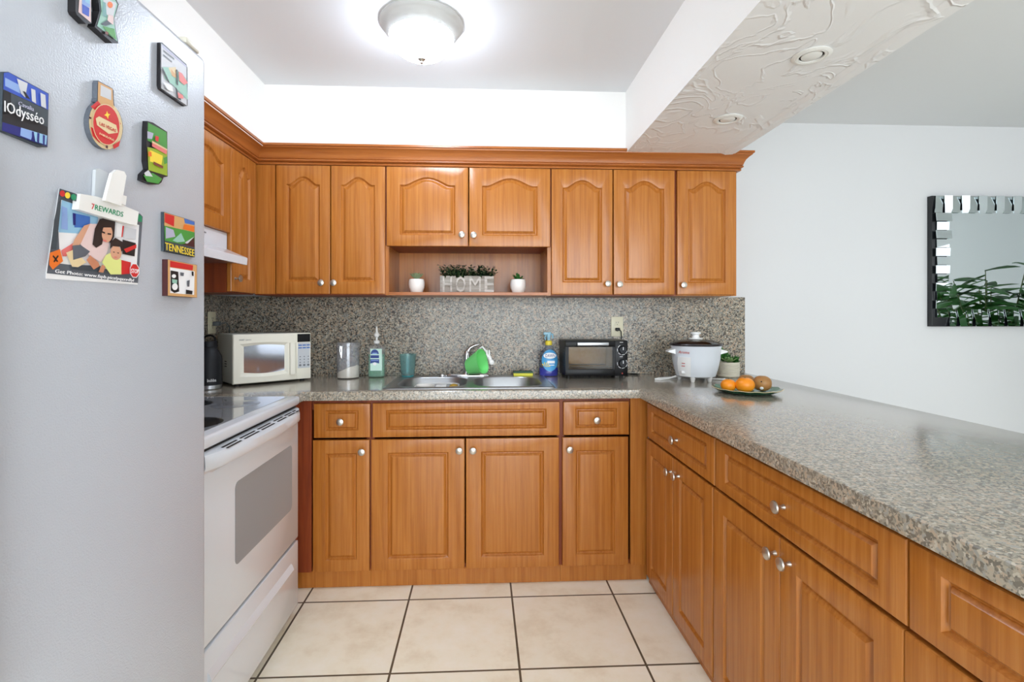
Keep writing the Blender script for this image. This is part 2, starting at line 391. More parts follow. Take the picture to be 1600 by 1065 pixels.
# ------------------------------------------------------------------ cabinet fronts
def outline(x0, x1, z0, z1, a, n=24, sh=.10):
    """closed loop, n points on the top edge which carries an arch of height a with small shoulders"""
    P = [(x0, z0), (x1, z0)]
    for k in range(n+1):
        u = k/n; x = x1+(x0-x1)*u
        zz = 0
        if a:
            t = (u-sh)/(1-2*sh)
            if 0 < t < 1:
                c = .5-.5*math.cos(2*PI*t); zz = a*c**.62
        P.append((x, z1+zz))
    return P
def panel(O, U, V, N, w, h, mx, mb_, mt, arch=0, t=.02, band=.024, mat=0, mb=None):
    """raised panel door or drawer front; O lower corner of its back plane"""
    O, U, V, N = Vector(O), Vector(U), Vector(V), Vector(N)
    B = mb or MB(); n = 24 if arch else 2
    def ring(ins, inner, d):
        if inner: pts = outline(mx+ins, w-mx-ins, mb_+ins, h-mt-arch-ins, arch, n)
        else: pts = outline(ins, w-ins, ins, h-ins, 0, n)
        return [O+U*p[0]+V*p[1]+N*d for p in pts]
    B.loops([ring(0, 0, 0), ring(0, 0, t-.004), ring(.0015, 0, t-.001), ring(.005, 0, t), ring(0, 1, t), ring(.0010, 1, t-.0003), ring(.0060, 1, t-.0085), ring(.0085, 1, t-.0102),
             ring(.0112, 1, t-.0098), ring(band-.001, 1, t-.0018), ring(band+.0005, 1, t-.0006), ring(band+.003, 1, t-.0002)], mat, True, True, True)
    return B
KNOB = [(.0001, 0), (.007, 0), (.0065, .003), (.0045, .008), (.0050, .014), (.0085, .0185), (.0150, .0215), (.0165, .0245), (.0155, .028), (.010, .0305), (.0001, .0312)]
def knob(parent, p, N):
    return MB().lathe(KNOB, p, N, 20).build('knob', 'nickel', parent)
Zv = Vector((0, 0, 1))

# ---- base cabinets on the back wall: fronts on y=YF, facing the camera
YF = -.60; YCF = -.578; ZK = .082
ZT = .873                                     # underside of the countertop
ZD1 = ZY(700, 629, YF); ZD0 = ZY(700, 682, YF); ZP1 = ZY(700, 685.5, YF); ZP0 = ZY(700, 889, YF)
def carcass(x0, x1, y0, y1, z0, z1, face, open_top=True, rail=True):
    """cabinet box as boards, open towards face ('-y' or '-x')"""
    B = MB(); t = .018
    if face == '-y':
        B.box(x0, x0+t, y0, y1, z0, z1); B.box(x1-t, x1, y0, y1, z0, z1); B.box(x0+t, x1-t, y0, y1, z0, z0+t); B.box(x0+t, x1-t, y1-.006, y1, z0+t, z1)
        if rail: B.box(x0+t, x1-t, y0, y0+.018, z1-.05, z1)
        if not open_top: B.box(x0+t, x1-t, y0, y1-.006, z1-t, z1)
    else:
        B.box(x0, x1, y0, y0+t, z0, z1); B.box(x0, x1, y1-t, y1, z0, z1); B.box(x0, x1, y0+t, y1-t, z0, z0+t); B.box(x1-.006, x1, y0+t, y1-t, z0+t, z1)
        if rail: B.box(x0, x0+.018, y0+t, y1-t, z1-.05, z1)
    return B
def front_y(parent, px0, px1, z0, z1, Y, kind, mx, mb_, mt, arch=0, kn=None, band=.024):
    x0, x1 = XY(px0, Y), XY(px1, Y)
    o = panel((x0, Y+.02, z0), (1, 0, 0), (0, 0, 1), (0, -1, 0), x1-x0, z1-z0, mx, mb_, mt, arch, .02, band).build(kind, 'wood', parent, ang=.35)
    if kn:
        p = aty(kn[0], kn[1], Y-.02); knob(o, (p.x, Y, p.z), (0, -1, 0))
    return o
G_BASE, G_WALL = 'wooden base cabinets', 'wooden wall cabinets'
XA0, XA1 = -.860, XY(579.5, YCF); XB1 = XY(876, YCF); XC1 = .784
c1 = thing('base_cabinet', 'narrow wooden base cabinet with one drawer between the white stove and the sink cabinet', 'cabinet', ((XA0+XA1)/2, YCF, 0), 0, G_BASE)
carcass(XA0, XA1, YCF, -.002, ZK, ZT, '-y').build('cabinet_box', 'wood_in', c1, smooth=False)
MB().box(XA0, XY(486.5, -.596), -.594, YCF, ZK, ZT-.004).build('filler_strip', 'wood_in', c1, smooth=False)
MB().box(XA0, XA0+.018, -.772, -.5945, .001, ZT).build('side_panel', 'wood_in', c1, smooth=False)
MB().box(XA0, XA1-.001, -.574, -.556, .001, ZK+.0).build('toe_kick', 'wood', c1, smooth=False)
front_y(c1, 490, 578, ZD0, ZD1, YF, 'drawer', .052, .032, .030, 0, (531.5, 659), .017)
front_y(c1, 488.5, 577, ZP0, ZP1, YF, 'door', .056, .052, .060, 0, (565, 706), .022)
c2 = thing('base_cabinet', 'wide sink base cabinet with two doors under one long drawer front without a knob', 'cabinet', ((XA1+XB1)/2, YCF, 0), 0, G_BASE)
carcass(XA1, XB1, YCF, -.002, ZK, ZT, '-y').build('cabinet_box', 'wood_in', c2, smooth=False)
MB().box(XA1, XB1-.001, -.574, -.556, .001, ZK).build('toe_kick', 'wood', c2, smooth=False)
front_y(c2, 582, 874.5, ZD0, ZD1, YF, 'drawer_front', .060, .032, .030, 0, None, .02)
front_y(c2, 579.8, 726, ZP0, ZP1, YF, 'door', .074, .052, .060, 0, (717.5, 704), .022)
front_y(c2, 728, 873.5, ZP0, ZP1, YF, 'door', .070, .052, .060, 0, (739, 704), .022)
c3 = thing('base_cabinet', 'narrow wooden base cabinet with one drawer in the corner against the peninsula', 'cabinet', ((XB1+XC1)/2, YCF, 0), 0, G_BASE)
carcass(XB1, XC1, YCF, -.002, ZK, ZT, '-y').build('cabinet_box', 'wood_in', c3, smooth=False)
MB().box(XB1, XC1, -.574, -.556, .001, ZK).build('toe_kick', 'wood', c3, smooth=False)
MB().box(XY(985, -.596), XC1-.0005, -.596, YCF, ZK, ZT-.004).build('filler_strip', 'wood', c3, smooth=False)
front_y(c3, 880.5, 983, ZD0, ZD1, YF, 'drawer', .056, .032, .030, 0, (933, 656.5), .017)
front_y(c3, 879, 982, ZP0, ZP1, YF, 'door', .062, .052, .060, 0, (890.5, 702.5), .022)

# ---- peninsula cabinets: fronts on x=XF, facing the kitchen aisle
XF_ = .763; XCF = .785
def front_x(parent, px0, px1, z0, z1, kind, mx, mb_, mt, kn=None, band=.022, y=None):
    y0, y1 = (YX(px0, XF_), YX(px1, XF_)) if y is None else y     # y0 far, y1 near
    o = panel((XF_+.02, y0, z0), (0, -1, 0), (0, 0, 1), (-1, 0, 0), y0-y1, z1-z0, mx, mb_, mt, 0, .02, band).build(kind, 'wood', parent, ang=.35)
    if kn:
        p = atx(kn[0], kn[1], XF_-.02); knob(o, (XF_, p.y, p.z), (-1, 0, 0))
    return o
YP0 = -.598; YP1 = YX(1116.8, XF_); YP2 = YX(1417.5, XF_); YP3 = -2.68
def peninsula(label, y0, y1):
    t = thing('base_cabinet', label, 'cabinet', (XCF, (y0+y1)/2, 0), 0, G_BASE)
    carcass(XCF, 1.38, y1+.0005, y0-.0005, ZK, ZT, '-x').build('cabinet_box', 'wood_in', t, smooth=False)
    MB().box(1.381, 1.40, y1+.0005, y0-.0005, .001, ZT).build('back_panel', 'paint', t, smooth=False)
    MB().box(XCF+.002, XCF+.02, y1+.001, y0-.001, .001, ZK-.0005).build('toe_kick', 'wood', t, smooth=False)
    return t
c4 = peninsula('peninsula base cabinet nearest the corner, with a drawer above two narrow doors', YP0, YP1)
front_x(c4, 1011, 1115.5, ZD0, ZD1, 'drawer', .055, .032, .030, (1050, 687.5), .018)
front_x(c4, 1009.5, 1050.3, ZP0-.03, ZP1, 'door', .062, .055, .060, (1041.5, 737))
front_x(c4, 1051.2, 1112.5, ZP0-.03, ZP1, 'door', .062, .055, .060, (1053, 744))
c5 = peninsula('widest peninsula base cabinet, a long drawer above two doors with knobs side by side', YP1, YP2)
front_x(c5, 1118, 1415, ZD0, ZD1, 'drawer', .062, .032, .030, (1213, 792), .018)
front_x(c5, 1114.5, 1217.3, ZP0-.03, ZP1, 'door', .066, .055, .060, (1200, 864))
front_x(c5, 1218.5, 1410, ZP0-.03, ZP1, 'door', .066, .055, .060, (1222, 881))
c6 = peninsula('peninsula base cabinet at the near end, cut off by the lower corner of the photo', YP2, YP3)
yb = YX(1419.5, XF_)
front_x(c6, 0, 0, ZD0, ZD1, 'drawer', .062, .032, .030, None, .018, (yb, YP3+.004))
front_x(c6, 0, 0, ZP0-.03, ZP1, 'door', .066, .055, .060, None, .022, (YX(1412, XF_), YP3+.004))

# ---- countertop
CZ = .914; CFY = -.632; CFX = .735; COX = 1.58
SK = (-.462, .345, -.572, -.085)             # sink cut-out x0,x1,y0,y1
xs = [XL+.001, -.803, SK[0]+.012, SK[1]-.012, CFX, COX]; ys = [-2.72, -.776, CFY, SK[2]+.012, SK[3]-.012, -.0005]
b = MB(); bm = b.bm
def cell(i, j):
    if j == 0: return i == 4
    if j == 1: return i == 4 or i == 0
    if i == 2 and j == 3: return False
    return True
grid = {}
def gv(i, j):
    if (i, j) not in grid: grid[(i, j)] = bm.verts.new((xs[i], ys[j], ZT+.0005))
    return grid[(i, j)]
fs = []
for i in range(5):
    for j in range(5):
        if cell(i, j): fs.append(bm.faces.new([gv(i, j), gv(i+1, j), gv(i+1, j+1), gv(i, j+1)]))
r = bmesh.ops.extrude_face_region(bm, geom=fs)
up = [v for v in r['geom'] if isinstance(v, bmesh.types.BMVert)]
bmesh.ops.translate(bm, verts=up, vec=(0, 0, CZ-ZT-.0005))
bmesh.ops.recalc_face_normals(bm, faces=bm.faces[:])
be = []
for e in bm.edges:
    a, c = e.verts
    if a.co.z > CZ-.001 and c.co.z > CZ-.001 and len(e.link_faces) == 2 and any(abs(f_.normal.z) < .5 for f_ in e.link_faces):
        m_ = (a.co+c.co)/2
        if m_.y > -.01 or m_.x < XL+.01: continue
        if SK[0]-.02 < m_.x < SK[1]+.02 and SK[2]-.02 < m_.y < SK[3]+.02: continue
        be.append(e)
bmesh.ops.bevel(bm, geom=be, offset=.005, segments=3, profile=.5, affect='EDGES')
tag(b.build('countertop', 'granite_top', loc=(0, 0, ZT), ang=.5), 'grey beige granite-look countertop running from the stove past the sink along the peninsula', 'countertop')

# ---- wall cabinets on the back wall
YU = -.34; YUC = -.318
ZU1 = ZY(700, 259.5, YU)+.004; ZUD0 = ZY(700, 459.5, YU); ZUD1 = ZY(700, 261, YU)
def upper_box(parent, x0, x1, z0=None, z1=None, y0=None):
    B = MB(); t = .016; z0 = ZU if z0 is None else z0; z1 = ZU1+.02 if z1 is None else z1
    y0 = YUC if y0 is None else y0
    B.box(x0, x0+t, y0, -.002, z0, z1); B.box(x1-t, x1, y0, -.002, z0, z1)
    B.box(x0+t, x1-t, y0, -.002, z0, z0+t); B.box(x0+t, x1-t, y0, -.002, z1-t, z1); B.box(x0+t, x1-t, -.010, -.002, z0+t, z1-t)
    return B
XLU = -1.132                                  # door plane of the left-wall cabinets
XLC = XLU-.022
X0u = XLC-.0; X1u = XY(602.8, YUC); X2u = XY(860.5, YUC); X3u = XY(1056.5, YUC); X4u = XY(1150.5, YUC)
MBT = (.062, .056)                             # bottom and top margins of tall doors
u1 = thing('wall_cabinet', 'tall two-door wall cabinet in the corner, above the microwave and hand soap', 'cabinet', ((X0u+X1u)/2, YUC, ZU), 0, G_WALL)
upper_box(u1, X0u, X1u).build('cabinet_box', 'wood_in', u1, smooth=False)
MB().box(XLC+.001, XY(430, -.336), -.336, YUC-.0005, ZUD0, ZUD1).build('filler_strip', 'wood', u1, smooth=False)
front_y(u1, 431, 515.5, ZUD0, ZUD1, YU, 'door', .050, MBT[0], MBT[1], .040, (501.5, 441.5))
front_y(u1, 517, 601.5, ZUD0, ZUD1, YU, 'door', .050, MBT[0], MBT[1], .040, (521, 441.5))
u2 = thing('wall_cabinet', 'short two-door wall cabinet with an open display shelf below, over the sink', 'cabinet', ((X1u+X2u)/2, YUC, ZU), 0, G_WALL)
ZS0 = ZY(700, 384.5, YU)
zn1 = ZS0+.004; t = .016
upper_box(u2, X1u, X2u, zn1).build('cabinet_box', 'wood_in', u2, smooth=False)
b = MB()
b.box(X1u, X1u+.018, YUC-.004, -.002, ZU, zn1); b.box(X2u-.018, X2u, YUC-.004, -.002, ZU, zn1)
b.box(X1u+.018, X2u-.018, -.012, -.002, ZU, zn1)
b.build('niche_panel', 'wood', u2, smooth=False)
MB().box(X1u+.018, X2u-.018, YUC-.012, -.012, ZU, ZU+.016, 0, .001).build('shelf_board', 'wood_h', u2, smooth=False)
front_y(u2, 603.8, 731.5, ZS0, ZUD1, YU, 'door', .066, .056, .052, .040, (721.5, 366.5))
front_y(u2, 733, 860, ZS0, ZUD1, YU, 'door', .066, .056, .052, .040, (740, 367))
u3 = thing('wall_cabinet', 'tall two-door wall cabinet above the toaster oven', 'cabinet', ((X2u+X3u)/2, YUC, ZU), 0, G_WALL)
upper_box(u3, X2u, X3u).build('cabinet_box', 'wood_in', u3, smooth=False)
front_y(u3, 862, 957.5, ZUD0, ZUD1, YU, 'door', .056, MBT[0], MBT[1], .040, (950, 443))
front_y(u3, 959, 1054.5, ZUD0, ZUD1, YU, 'door', .056, MBT[0], MBT[1], .040, (968.5, 444))
u4 = thing('wall_cabinet', 'tall single-door wall cabinet at the end of the row, beside the bare white wall', 'cabinet', ((X3u+X4u)/2, YUC, ZU), 0, G_WALL)
upper_box(u4, X3u, X4u).build('cabinet_box', 'wood', u4, smooth=False)
front_y(u4, 1058.5, 1150.3, ZUD0, ZUD1, YU, 'door', .056, MBT[0], MBT[1], .040, (1068.5, 445))
# ---- wall cabinets on the left wall, doors facing +x
YLa = -.342; YLb = YX(361.5, XLU); YLc = YLb-.762
ZH = atx(354, 361.5, XLU).z                  # bottom of the short cabinet over the hood
def left_upper(label, y0, y1, z0):
    t = thing('wall_cabinet', label, 'cabinet', (XLC, (y0+y1)/2, z0), 0, G_WALL)
    B = MB(); k = .016; x0, x1, z1 = XL+.002, XLC, ZU1+.02
    B.box(x0, x1, y1, y1+k, z0, z1); B.box(x0, x1, y0-k, y0, z0, z1); B.box(x0, x1, y1+k, y0-k, z0, z0+k); B.box(x0, x1, y1+k, y0-k, z1-k, z1); B.box(x0, x0+.008, y1+k, y0-k, z0+k, z1-k)
    B.build('cabinet_box', 'wood_in', t, smooth=False)
    return t
def front_l(parent, ya, yb, z0, z1, mx, arch=.04, kn=None, mb_=.062, mt=.056):
    o = panel((XLU-.02, ya, z0), (0, 1, 0), (0, 0, 1), (1, 0, 0), yb-ya, z1-z0, mx, mb_, mt, arch).build('door', 'wood', parent, ang=.35)
    if kn: knob(o, (XLU, kn[0], kn[1]), (1, 0, 0))
u5 = left_upper('narrow tall wall cabinet on the side wall, next to the range hood', YLa+.0, YLb, ZU)
front_l(u5, YLb+.002, YLa-.012, ZUD0, ZUD1, .066, .04, (YLb+.035, atx(369, 435, XLU).z))
u6 = left_upper('short wall cabinet above the white range hood, partly hidden by the refrigerator', YLb-.0005, YLc, ZH)
ym = (YLb+YLc)/2
front_l(u6, ym+.001, YLb-.003, ZH, ZUD1, .062, .04, (ym+.035, ZH+.05))
front_l(u6, YLc+.002, ym-.001, ZH, ZUD1, .062, .04, (ym-.035, ZH+.05))
# ---- crown molding swept along the cabinet tops, mitred at the corner, returned to the wall at the free end
CP = [(0, 0), (.013, 0), (.015, .004), (.013, .010), (.009, .012), (.018, .014), (.023, .018), (.023, .024), (.018, .027), (.022, .030), (.025, .040), (.032, .055), (.045, .068), (.054, .074), (.056, .080), (.062, .082), (.062, .093), (0, .093)]
z0c = ZUD1+.002
b = MB()
rings = []
for (px_, py_, dx, dy) in ((XLU-.012, YLc+.0, 1, 0), (XLU-.012, YU+.012, 1, -1), (X4u, YU+.012, 1, -1), (X4u, -.004, 1, 0)):
    rings.append([(px_+dx*(o_), py_+dy*(o_), z0c+h_) for o_, h_ in CP])
b.loops(rings, 0, True, True, True)
tag(b.build('crown_molding', 'wood_h', loc=(0, 0, z0c), ang=.5), 'stepped wooden crown molding along the tops of the wall cabinets', 'molding')

# ------------------------------------------------------------------ lights on the ceiling
lc = atz(659, 47, 2.39); LX, LY = lc.x, lc.y
l = thing('ceiling_light', 'round flush ceiling lamp with frosted white dome and satin ring', 'lamp', (LX, LY, ZC))
LR = .162
MB().lathe([(.02, 0), (LR, 0), (LR+.002, -.008), (LR-.004, -.016), (LR-.010, -.020), (LR-.016, -.034), (LR-.030, -.050), (LR-.034, -.056), (LR-.040, -.052), (LR-.045, -.01)], (LX, LY, ZC), seg=56).build('ring', 'lamp_ring', l)
dome = MB().lathe([(LR-.036, -.050)]+[((LR-.036)*math.cos(a), -.056-.085*math.sin(a)) for a in [k*PI/2/12 for k in range(12)]]+[(.001, -.141)], (LX, LY, ZC), seg=48).build('dome', 'dome', l)
MB().lathe([(.001, -.138), (.014, -.139), (.016, -.143), (.009, -.149), (.006, -.153), (.0075, -.157), (.001, -.162)], (LX, LY, ZC), seg=20).build('finial', 'nickel', l)
for px, py, lb in ((1268, 88, 'recessed downlight in the beam nearer to the camera, seen larger'), (1137, 187, 'recessed downlight in the beam nearest the wall cabinets, seen smaller')):
    p = atz(px, py, ZB-.004)
    d = thing('downlight', lb, 'lamp', (p.x, p.y, ZB), 0, 'recessed downlights in the beam')
    MB().lathe([(.036, -.0012), (.058, -.0012), (.0585, -.003), (.052, -.006), (.046, -.0065), (.0445, -.0052), (.043, -.0065), (.037, -.006), (.036, -.0012)], (p.x, p.y, ZB), seg=36).build('trim_ring', 'lens', d)
    MB().lathe([(.0001, -.0018), (.0358, -.0018), (.0358, -.0012)], (p.x, p.y, ZB), seg=28).build('gap_shade', 'dark', d)  # dark disc: shade of the recess round the lens, put in as colour
    MB().lathe([(.0001, -.0062), (.026, -.006), (.030, -.0045), (.0305, -.0019), (.0001, -.0019)], (p.x, p.y, ZB), seg=28).build('lens', 'lens', d)

# ------------------------------------------------------------------ sink and tap
s = thing('kitchen_sink', 'double-bowl stainless steel sink set into the countertop', 'sink', ((SK[0]+SK[1])/2, (SK[2]+SK[3])/2, CZ))
def rrect(x0, x1, y0, y1, r, z, n=6):
    P = []
    for cx, cy, a in ((x1-r, y1-r, 0), (x0+r, y1-r, PI/2), (x0+r, y0+r, PI), (x1-r, y0+r, 1.5*PI)):
        for k in range(n+1): P.append((cx+r*math.cos(a+PI/2*k/n), cy+r*math.sin(a+PI/2*k/n), z))
    return P
bowls = []
BL = (XY(612, -.5)+.01, XY(727, -.3)-.008); 
xm = (SK[0]+SK[1])/2
bw = [(SK[0]+.045, xm-.018), (xm+.018, SK[1]-.045)]
by0, by1 = SK[2]+.034, SK[3]-.085
zt = CZ+.0055
b = MB()
# rim deck: strips round the two bowl openings with a rolled outer edge
rim = b
rim.loops([rrect(SK[0]-.004, SK[1]+.004, SK[2]-.004, SK[3]+.004, .025, CZ+.0004), rrect(SK[0]-.003, SK[1]+.003, SK[2]-.003, SK[3]+.003, .025, CZ+.004),
           rrect(SK[0]+.004, SK[1]-.004, SK[2]+.004, SK[3]-.004, .022, CZ+.0065), rrect(SK[0]+.012, SK[1]-.012, SK[2]+.012, SK[3]-.012, .018, zt)], 0)
out = rrect(SK[0]+.012, SK[1]-.012, SK[2]+.012, SK[3]-.012, .018, zt)
# deck surface via triangle fill
dv = [rim.v(p) for p in out]; de = [rim.bm.edges.new((dv[i], dv[(i+1) % len(dv)])) for i in range(len(dv))]
for x0, x1 in bw:
    hv = [rim.v(p) for p in rrect(x0, x1, by0, by1, .11, zt, 10)]
    de += [rim.bm.edges.new((hv[i], hv[(i+1) % len(hv)])) for i in range(len(hv))]
bmesh.ops.triangle_fill(rim.bm, edges=de, use_beauty=True)
bmesh.ops.remove_doubles(rim.bm, verts=rim.bm.verts[:], dist=.0002)
rim.build('rim', 'steel', s, ang=.5)
for x0, x1 in bw:
    q = MB()
    q.loops([rrect(x0, x1, by0, by1, .11, zt, 10), rrect(x0+.004, x1-.004, by0+.004, by1-.004, .108, zt-.006, 10), rrect(x0+.010, x1-.010, by0+.010, by1-.010, .105, CZ-.12, 10),
             rrect(x0+.02, x1-.02, by0+.02, by1-.02, .10, CZ-.15, 10), rrect(x0+.05, x1-.05, by0+.05, by1-.05, .08, CZ-.158, 10)], 0, True, False, True)
    bo = q.build('bowl', 'steel', s, recalc=False, ang=.8)
    for p in bo.data.polygons: p.flip()
    MB().lathe([(.001, .001), (.03, .001), (.042, .003), (.045, .0005)], ((x0+x1)/2, (by0+by1)/2, CZ-.1575), seg=24).build('drain', 'chrome', s)
tp = aty(731, 585, -.125)
TX, TY, TZ = tp.x, -.125, zt
fa = thing('faucet', 'chrome single-lever kitchen faucet behind the sink, lever raised', 'faucet', (TX, TY, TZ+.0005))
MB().loops([[(TX+.125*math.cos(a)*k, TY+.028*math.sin(a)*k, TZ+h) for a in [2*PI*i/28 for i in range(28)]] for k, h in ((1, .001), (1, .006), (.93, .012), (.5, .014))], 0, True, True, True).build('base_plate', 'chrome', fa)
MB().lathe([(.027, .012), (.022, .024), (.0185, .05), (.0175, .115), (.0165, .130), (.011, .142), (.0005, .145)], (TX-.006, TY, TZ), seg=24).build('body', 'chrome', fa)
# lever sweeping up and over towards the right
def pt(px, py, Y): return aty(px, py, Y)
lev = [pt(729.5, 556, TY), pt(730.5, 549, TY+.003), pt(735, 543, TY+.004), pt(741, 539.7, TY+.004), pt(748, 537.8, TY+.004)]
MB().tube(lev, [.0165, .0135, .010, .0075, .0045], 12).build('lever', 'chrome', fa)
sp = [Vector((TX-.006, TY-.005, TZ+.045)), Vector((TX+.015, TY-.05, TZ+.062)), Vector((TX+.035, TY-.10, TZ+.066)), Vector((TX+.045, TY-.135, TZ+.062))]
MB().tube(sp, [.013, .011, .0095, .0095], 10).build('spout', 'chrome', fa)
# small soap-dispenser nozzle on the sink deck
p = aty(691, 587, -.125)
n_ = thing('deck_cap', 'small chrome hole cover on the sink deck beside the faucet', 'cover', (p.x, -.125, zt+.0003))
MB().lathe([(.001, .014), (.012, .013), (.014, .009), (.014, .003), (.018, .002), (.018, .0)], (p.x, -.125, zt+.0003), seg=20).build('cap', 'chrome', n_)
# green faucet extender hung over the spout
GY = -.30
ge = thing('faucet_extender', 'bright green plastic scoop-shaped faucet extender hanging over the spout', 'faucet extender', tuple(aty(752, 582, GY)))
g0, g1 = aty(735, 574, GY+.05), aty(757, 566, GY)     # small end, mouth centre
axis = Vector((.80, -.50, .22)).normalized()
cc = aty(745, 567, GY)
side = axis.cross(Zv).normalized(); upv = side.cross(axis).normalized()
def gr(d, ry, rz, off=0): return [cc+axis*d+upv*(off)+side*(ry*math.copysign(abs(math.cos(a))**.75, math.cos(a)))+upv*(rz*math.copysign(abs(math.sin(a))**.75, math.sin(a))) for a in [2*PI*i/36 for i in range(36)]]
MB().loops([gr(-.052, .024, .026, -.010), gr(-.057, .030, .036, -.010), gr(-.050, .034, .041, -.009), gr(.030, .050, .062, .002), gr(.036, .053, .065, .003), gr(.036, .049, .061, .003), gr(.028, .046, .057, .002),
            gr(-.046, .030, .037, -.009), gr(-.050, .024, .030, -.010)], 0, True, True, True).build('scoop', 'green', ge)
q0 = cc+axis*.036+upv*.068; 
MB().tube([cc+axis*.03+upv*.072-side*.012, cc+axis*.045+upv*.078-side*.012, cc+axis*.055+upv*.06-side*.016, cc+axis*.06+upv*.04-side*.02], .0045, 10).build('strap', 'white_plastic', ge)
kc = aty(767.5, 565.5, GY-.06)
MB().lathe([(.0001, 0), (.010, .001), (.013, .006), (.012, .012), (.006, .014), (.005, .010), (.0001, .010)], kc, (.35, -.9, -.1), 20).build('suction_cup', 'white_plastic', ge)
b = MB()
for dx in (-.006, .006): b.tube([kc+Vector((-.012, 0, .022)), kc+Vector((-.016+dx, 0, .040)), kc+Vector((-.016+dx, 0, .062))], [.006, .005, .0035], 8)
b.tube([kc+Vector((-.012, 0, .03)), kc+Vector((0, .003, 0))], [.011, .009], 10)
b.build('clip', 'white_plastic', ge)
# wire rack and dishes inside the left bowl
x0, x1 = bw[0]
rk = thing('dish_rack', 'low white wire rack lying in the left sink bowl', 'dish rack', ((x0+x1)/2, (by0+by1)/2, CZ-.156))
b = MB()
zr = CZ-.022
fr = rrect(x0+.075, x1-.045, by0+.06, by1-.045, .05, zr, 5); b.tube(fr+[fr[0]], .004, 8)
fr2 = rrect(x0+.085, x1-.055, by0+.07, by1-.055, .045, CZ-.150, 5); b.tube(fr2+[fr2[0]], .004, 8)
for k in range(0, len(fr), 3): b.tube([fr[k], fr2[k]], .003, 6)
b.build('wire_frame', 'white_plastic', rk)
b = MB()
for k in range(9):
    x = x0+.105+(x1-.05-x0-.105)*k/8; b.tube([(x, by0+.071, CZ-.150), (x, by1-.056, CZ-.150)], .0025, 6)
b.build('wire_bars', 'white_plastic', rk)
cbx = x0+.155
bo = MB().lathe([(.0001, .002), (.018, .002), (.021, 0), (.026, .01), (.042, .07), (.047, .126), (.048, .131), (.045, .126), (.040, .072), (.024, .012), (.0001, .008)], (cbx-.03, by0+.22, CZ-.1465), seg=32).build('bowl', 'ceramic', loc=(cbx-.03, by0+.22, CZ-.1465))
tag(bo, 'white bowl in the wire rack in the left sink bowl', 'bowl')
bx = x0+.207
bo = MB().box(bx-.028, bx+.028, by0+.19, by0+.25, CZ-.1465, CZ-.013, 0, .008).build('container', 'white_plastic', loc=(bx, by0+.22, CZ-.1465))
tag(bo, 'white plastic tub standing in the rack in the left sink bowl', 'container')
p = Vector((x0+.272, by0+.21, CZ-.036))
bo = MB().lathe([(.0001, .009), (.015, .009), (.019, .005), (.026, .008), (.028, .003), (.028, -.006), (.0001, -.008)], p, (.1, -.9, .35), 32).build('jar_lid', 'yellow', loc=p)
bo.data.materials[0] = mat('gold_lid', (196, 160, 72), .35, metal=.4)
tag(bo, 'round golden jar lid leaning in the left sink bowl', 'lid')

# sponge
p0 = aty(802, 587.5, -.115); p1 = aty(832, 587.5, -.115)
sg = thing('sponge', 'yellow sponge with dark green scrub top on the sink deck', 'sponge', ((p0.x+p1.x)/2, -.115, zt), 0)
MB().box(p0.x, p1.x, -.145, -.090, zt+.0006, zt+.017, 0, .003).build('foam', 'sponge_y', sg)
MB().box(p0.x-.001, p1.x+.001, -.146, -.089, zt+.017, zt+.026, 0, .003).build('scrub_pad', 'sponge_g', sg)

# ------------------------------------------------------------------ things on the counter behind the sink
# canister with flour
p = aty(542.5, 589, -.155); cx, cy = p.x, -.135
cn = thing('canister', 'clear plastic canister partly filled with flour, beside the microwave', 'canister', (cx, cy, CZ))
R = .0605; HC = aty(542, 534, cy).z-CZ
MB().lathe([(.0001, .001), (R-.006, .001), (R-.001, .004), (R, .012), (R, HC-.03), (R-.002, HC-.03), (R-.002, .012), (R-.008, .006), (.0001, .006)], (cx, cy, CZ), seg=40).build('jar', 'clear', cn)
b = MB(); n = 40
def fh(a, r): return .040+.024*math.cos(a+.35)*r+.006*noise.noise(Vector((math.cos(a)*3*r, math.sin(a)*3*r, 1)))
rings = [[(cx+(R-.0035)*math.cos(2*PI*k/n), cy+(R-.0035)*math.sin(2*PI*k/n), CZ+.0075) for k in range(n)]]
for rr in (1, .75, .5, .25, .02): rings.append([(cx+(R-.0035)*rr*math.cos(2*PI*k/n), cy+(R-.0035)*rr*math.sin(2*PI*k/n), CZ+.0075+max(.015, fh(2*PI*k/n, rr))) for k in range(n)])
b.loops(rings, 0, True, True, True).build('flour', 'flour', cn)
MB().lathe([(R+.003, HC-.032), (R+.004, HC-.028), (R+.004, HC-.012), (R+.001, HC-.010), (R+.001, HC-.002), (R-.004, HC), (.0001, HC), (.0001, HC-.004), (R-.004, HC-.006), (R-.004, HC-.030), (R+.003, HC-.032)], (cx, cy, CZ), seg=40).build('lid', 'clear', cn)
b = MB(); a0 = -PI/2-.35
q = Vector((cx+(R+.005)*math.cos(a0), cy+(R+.005)*math.sin(a0), CZ))
b.tube([q+Vector((-.003, 0, HC-.02)), q+Vector((-.004, -.004, HC-.045)), q+Vector((.002, -.004, HC-.075)), q+Vector((.004, -.002, HC-.085))], [.004, .003, .003, .004], 8)
b.tube([q+Vector((.005, 0, HC-.02)), q+Vector((.005, -.003, HC-.05)), q+Vector((.004, -.002, HC-.085))], .002, 8)
b.build('latch', 'chrome', cn)
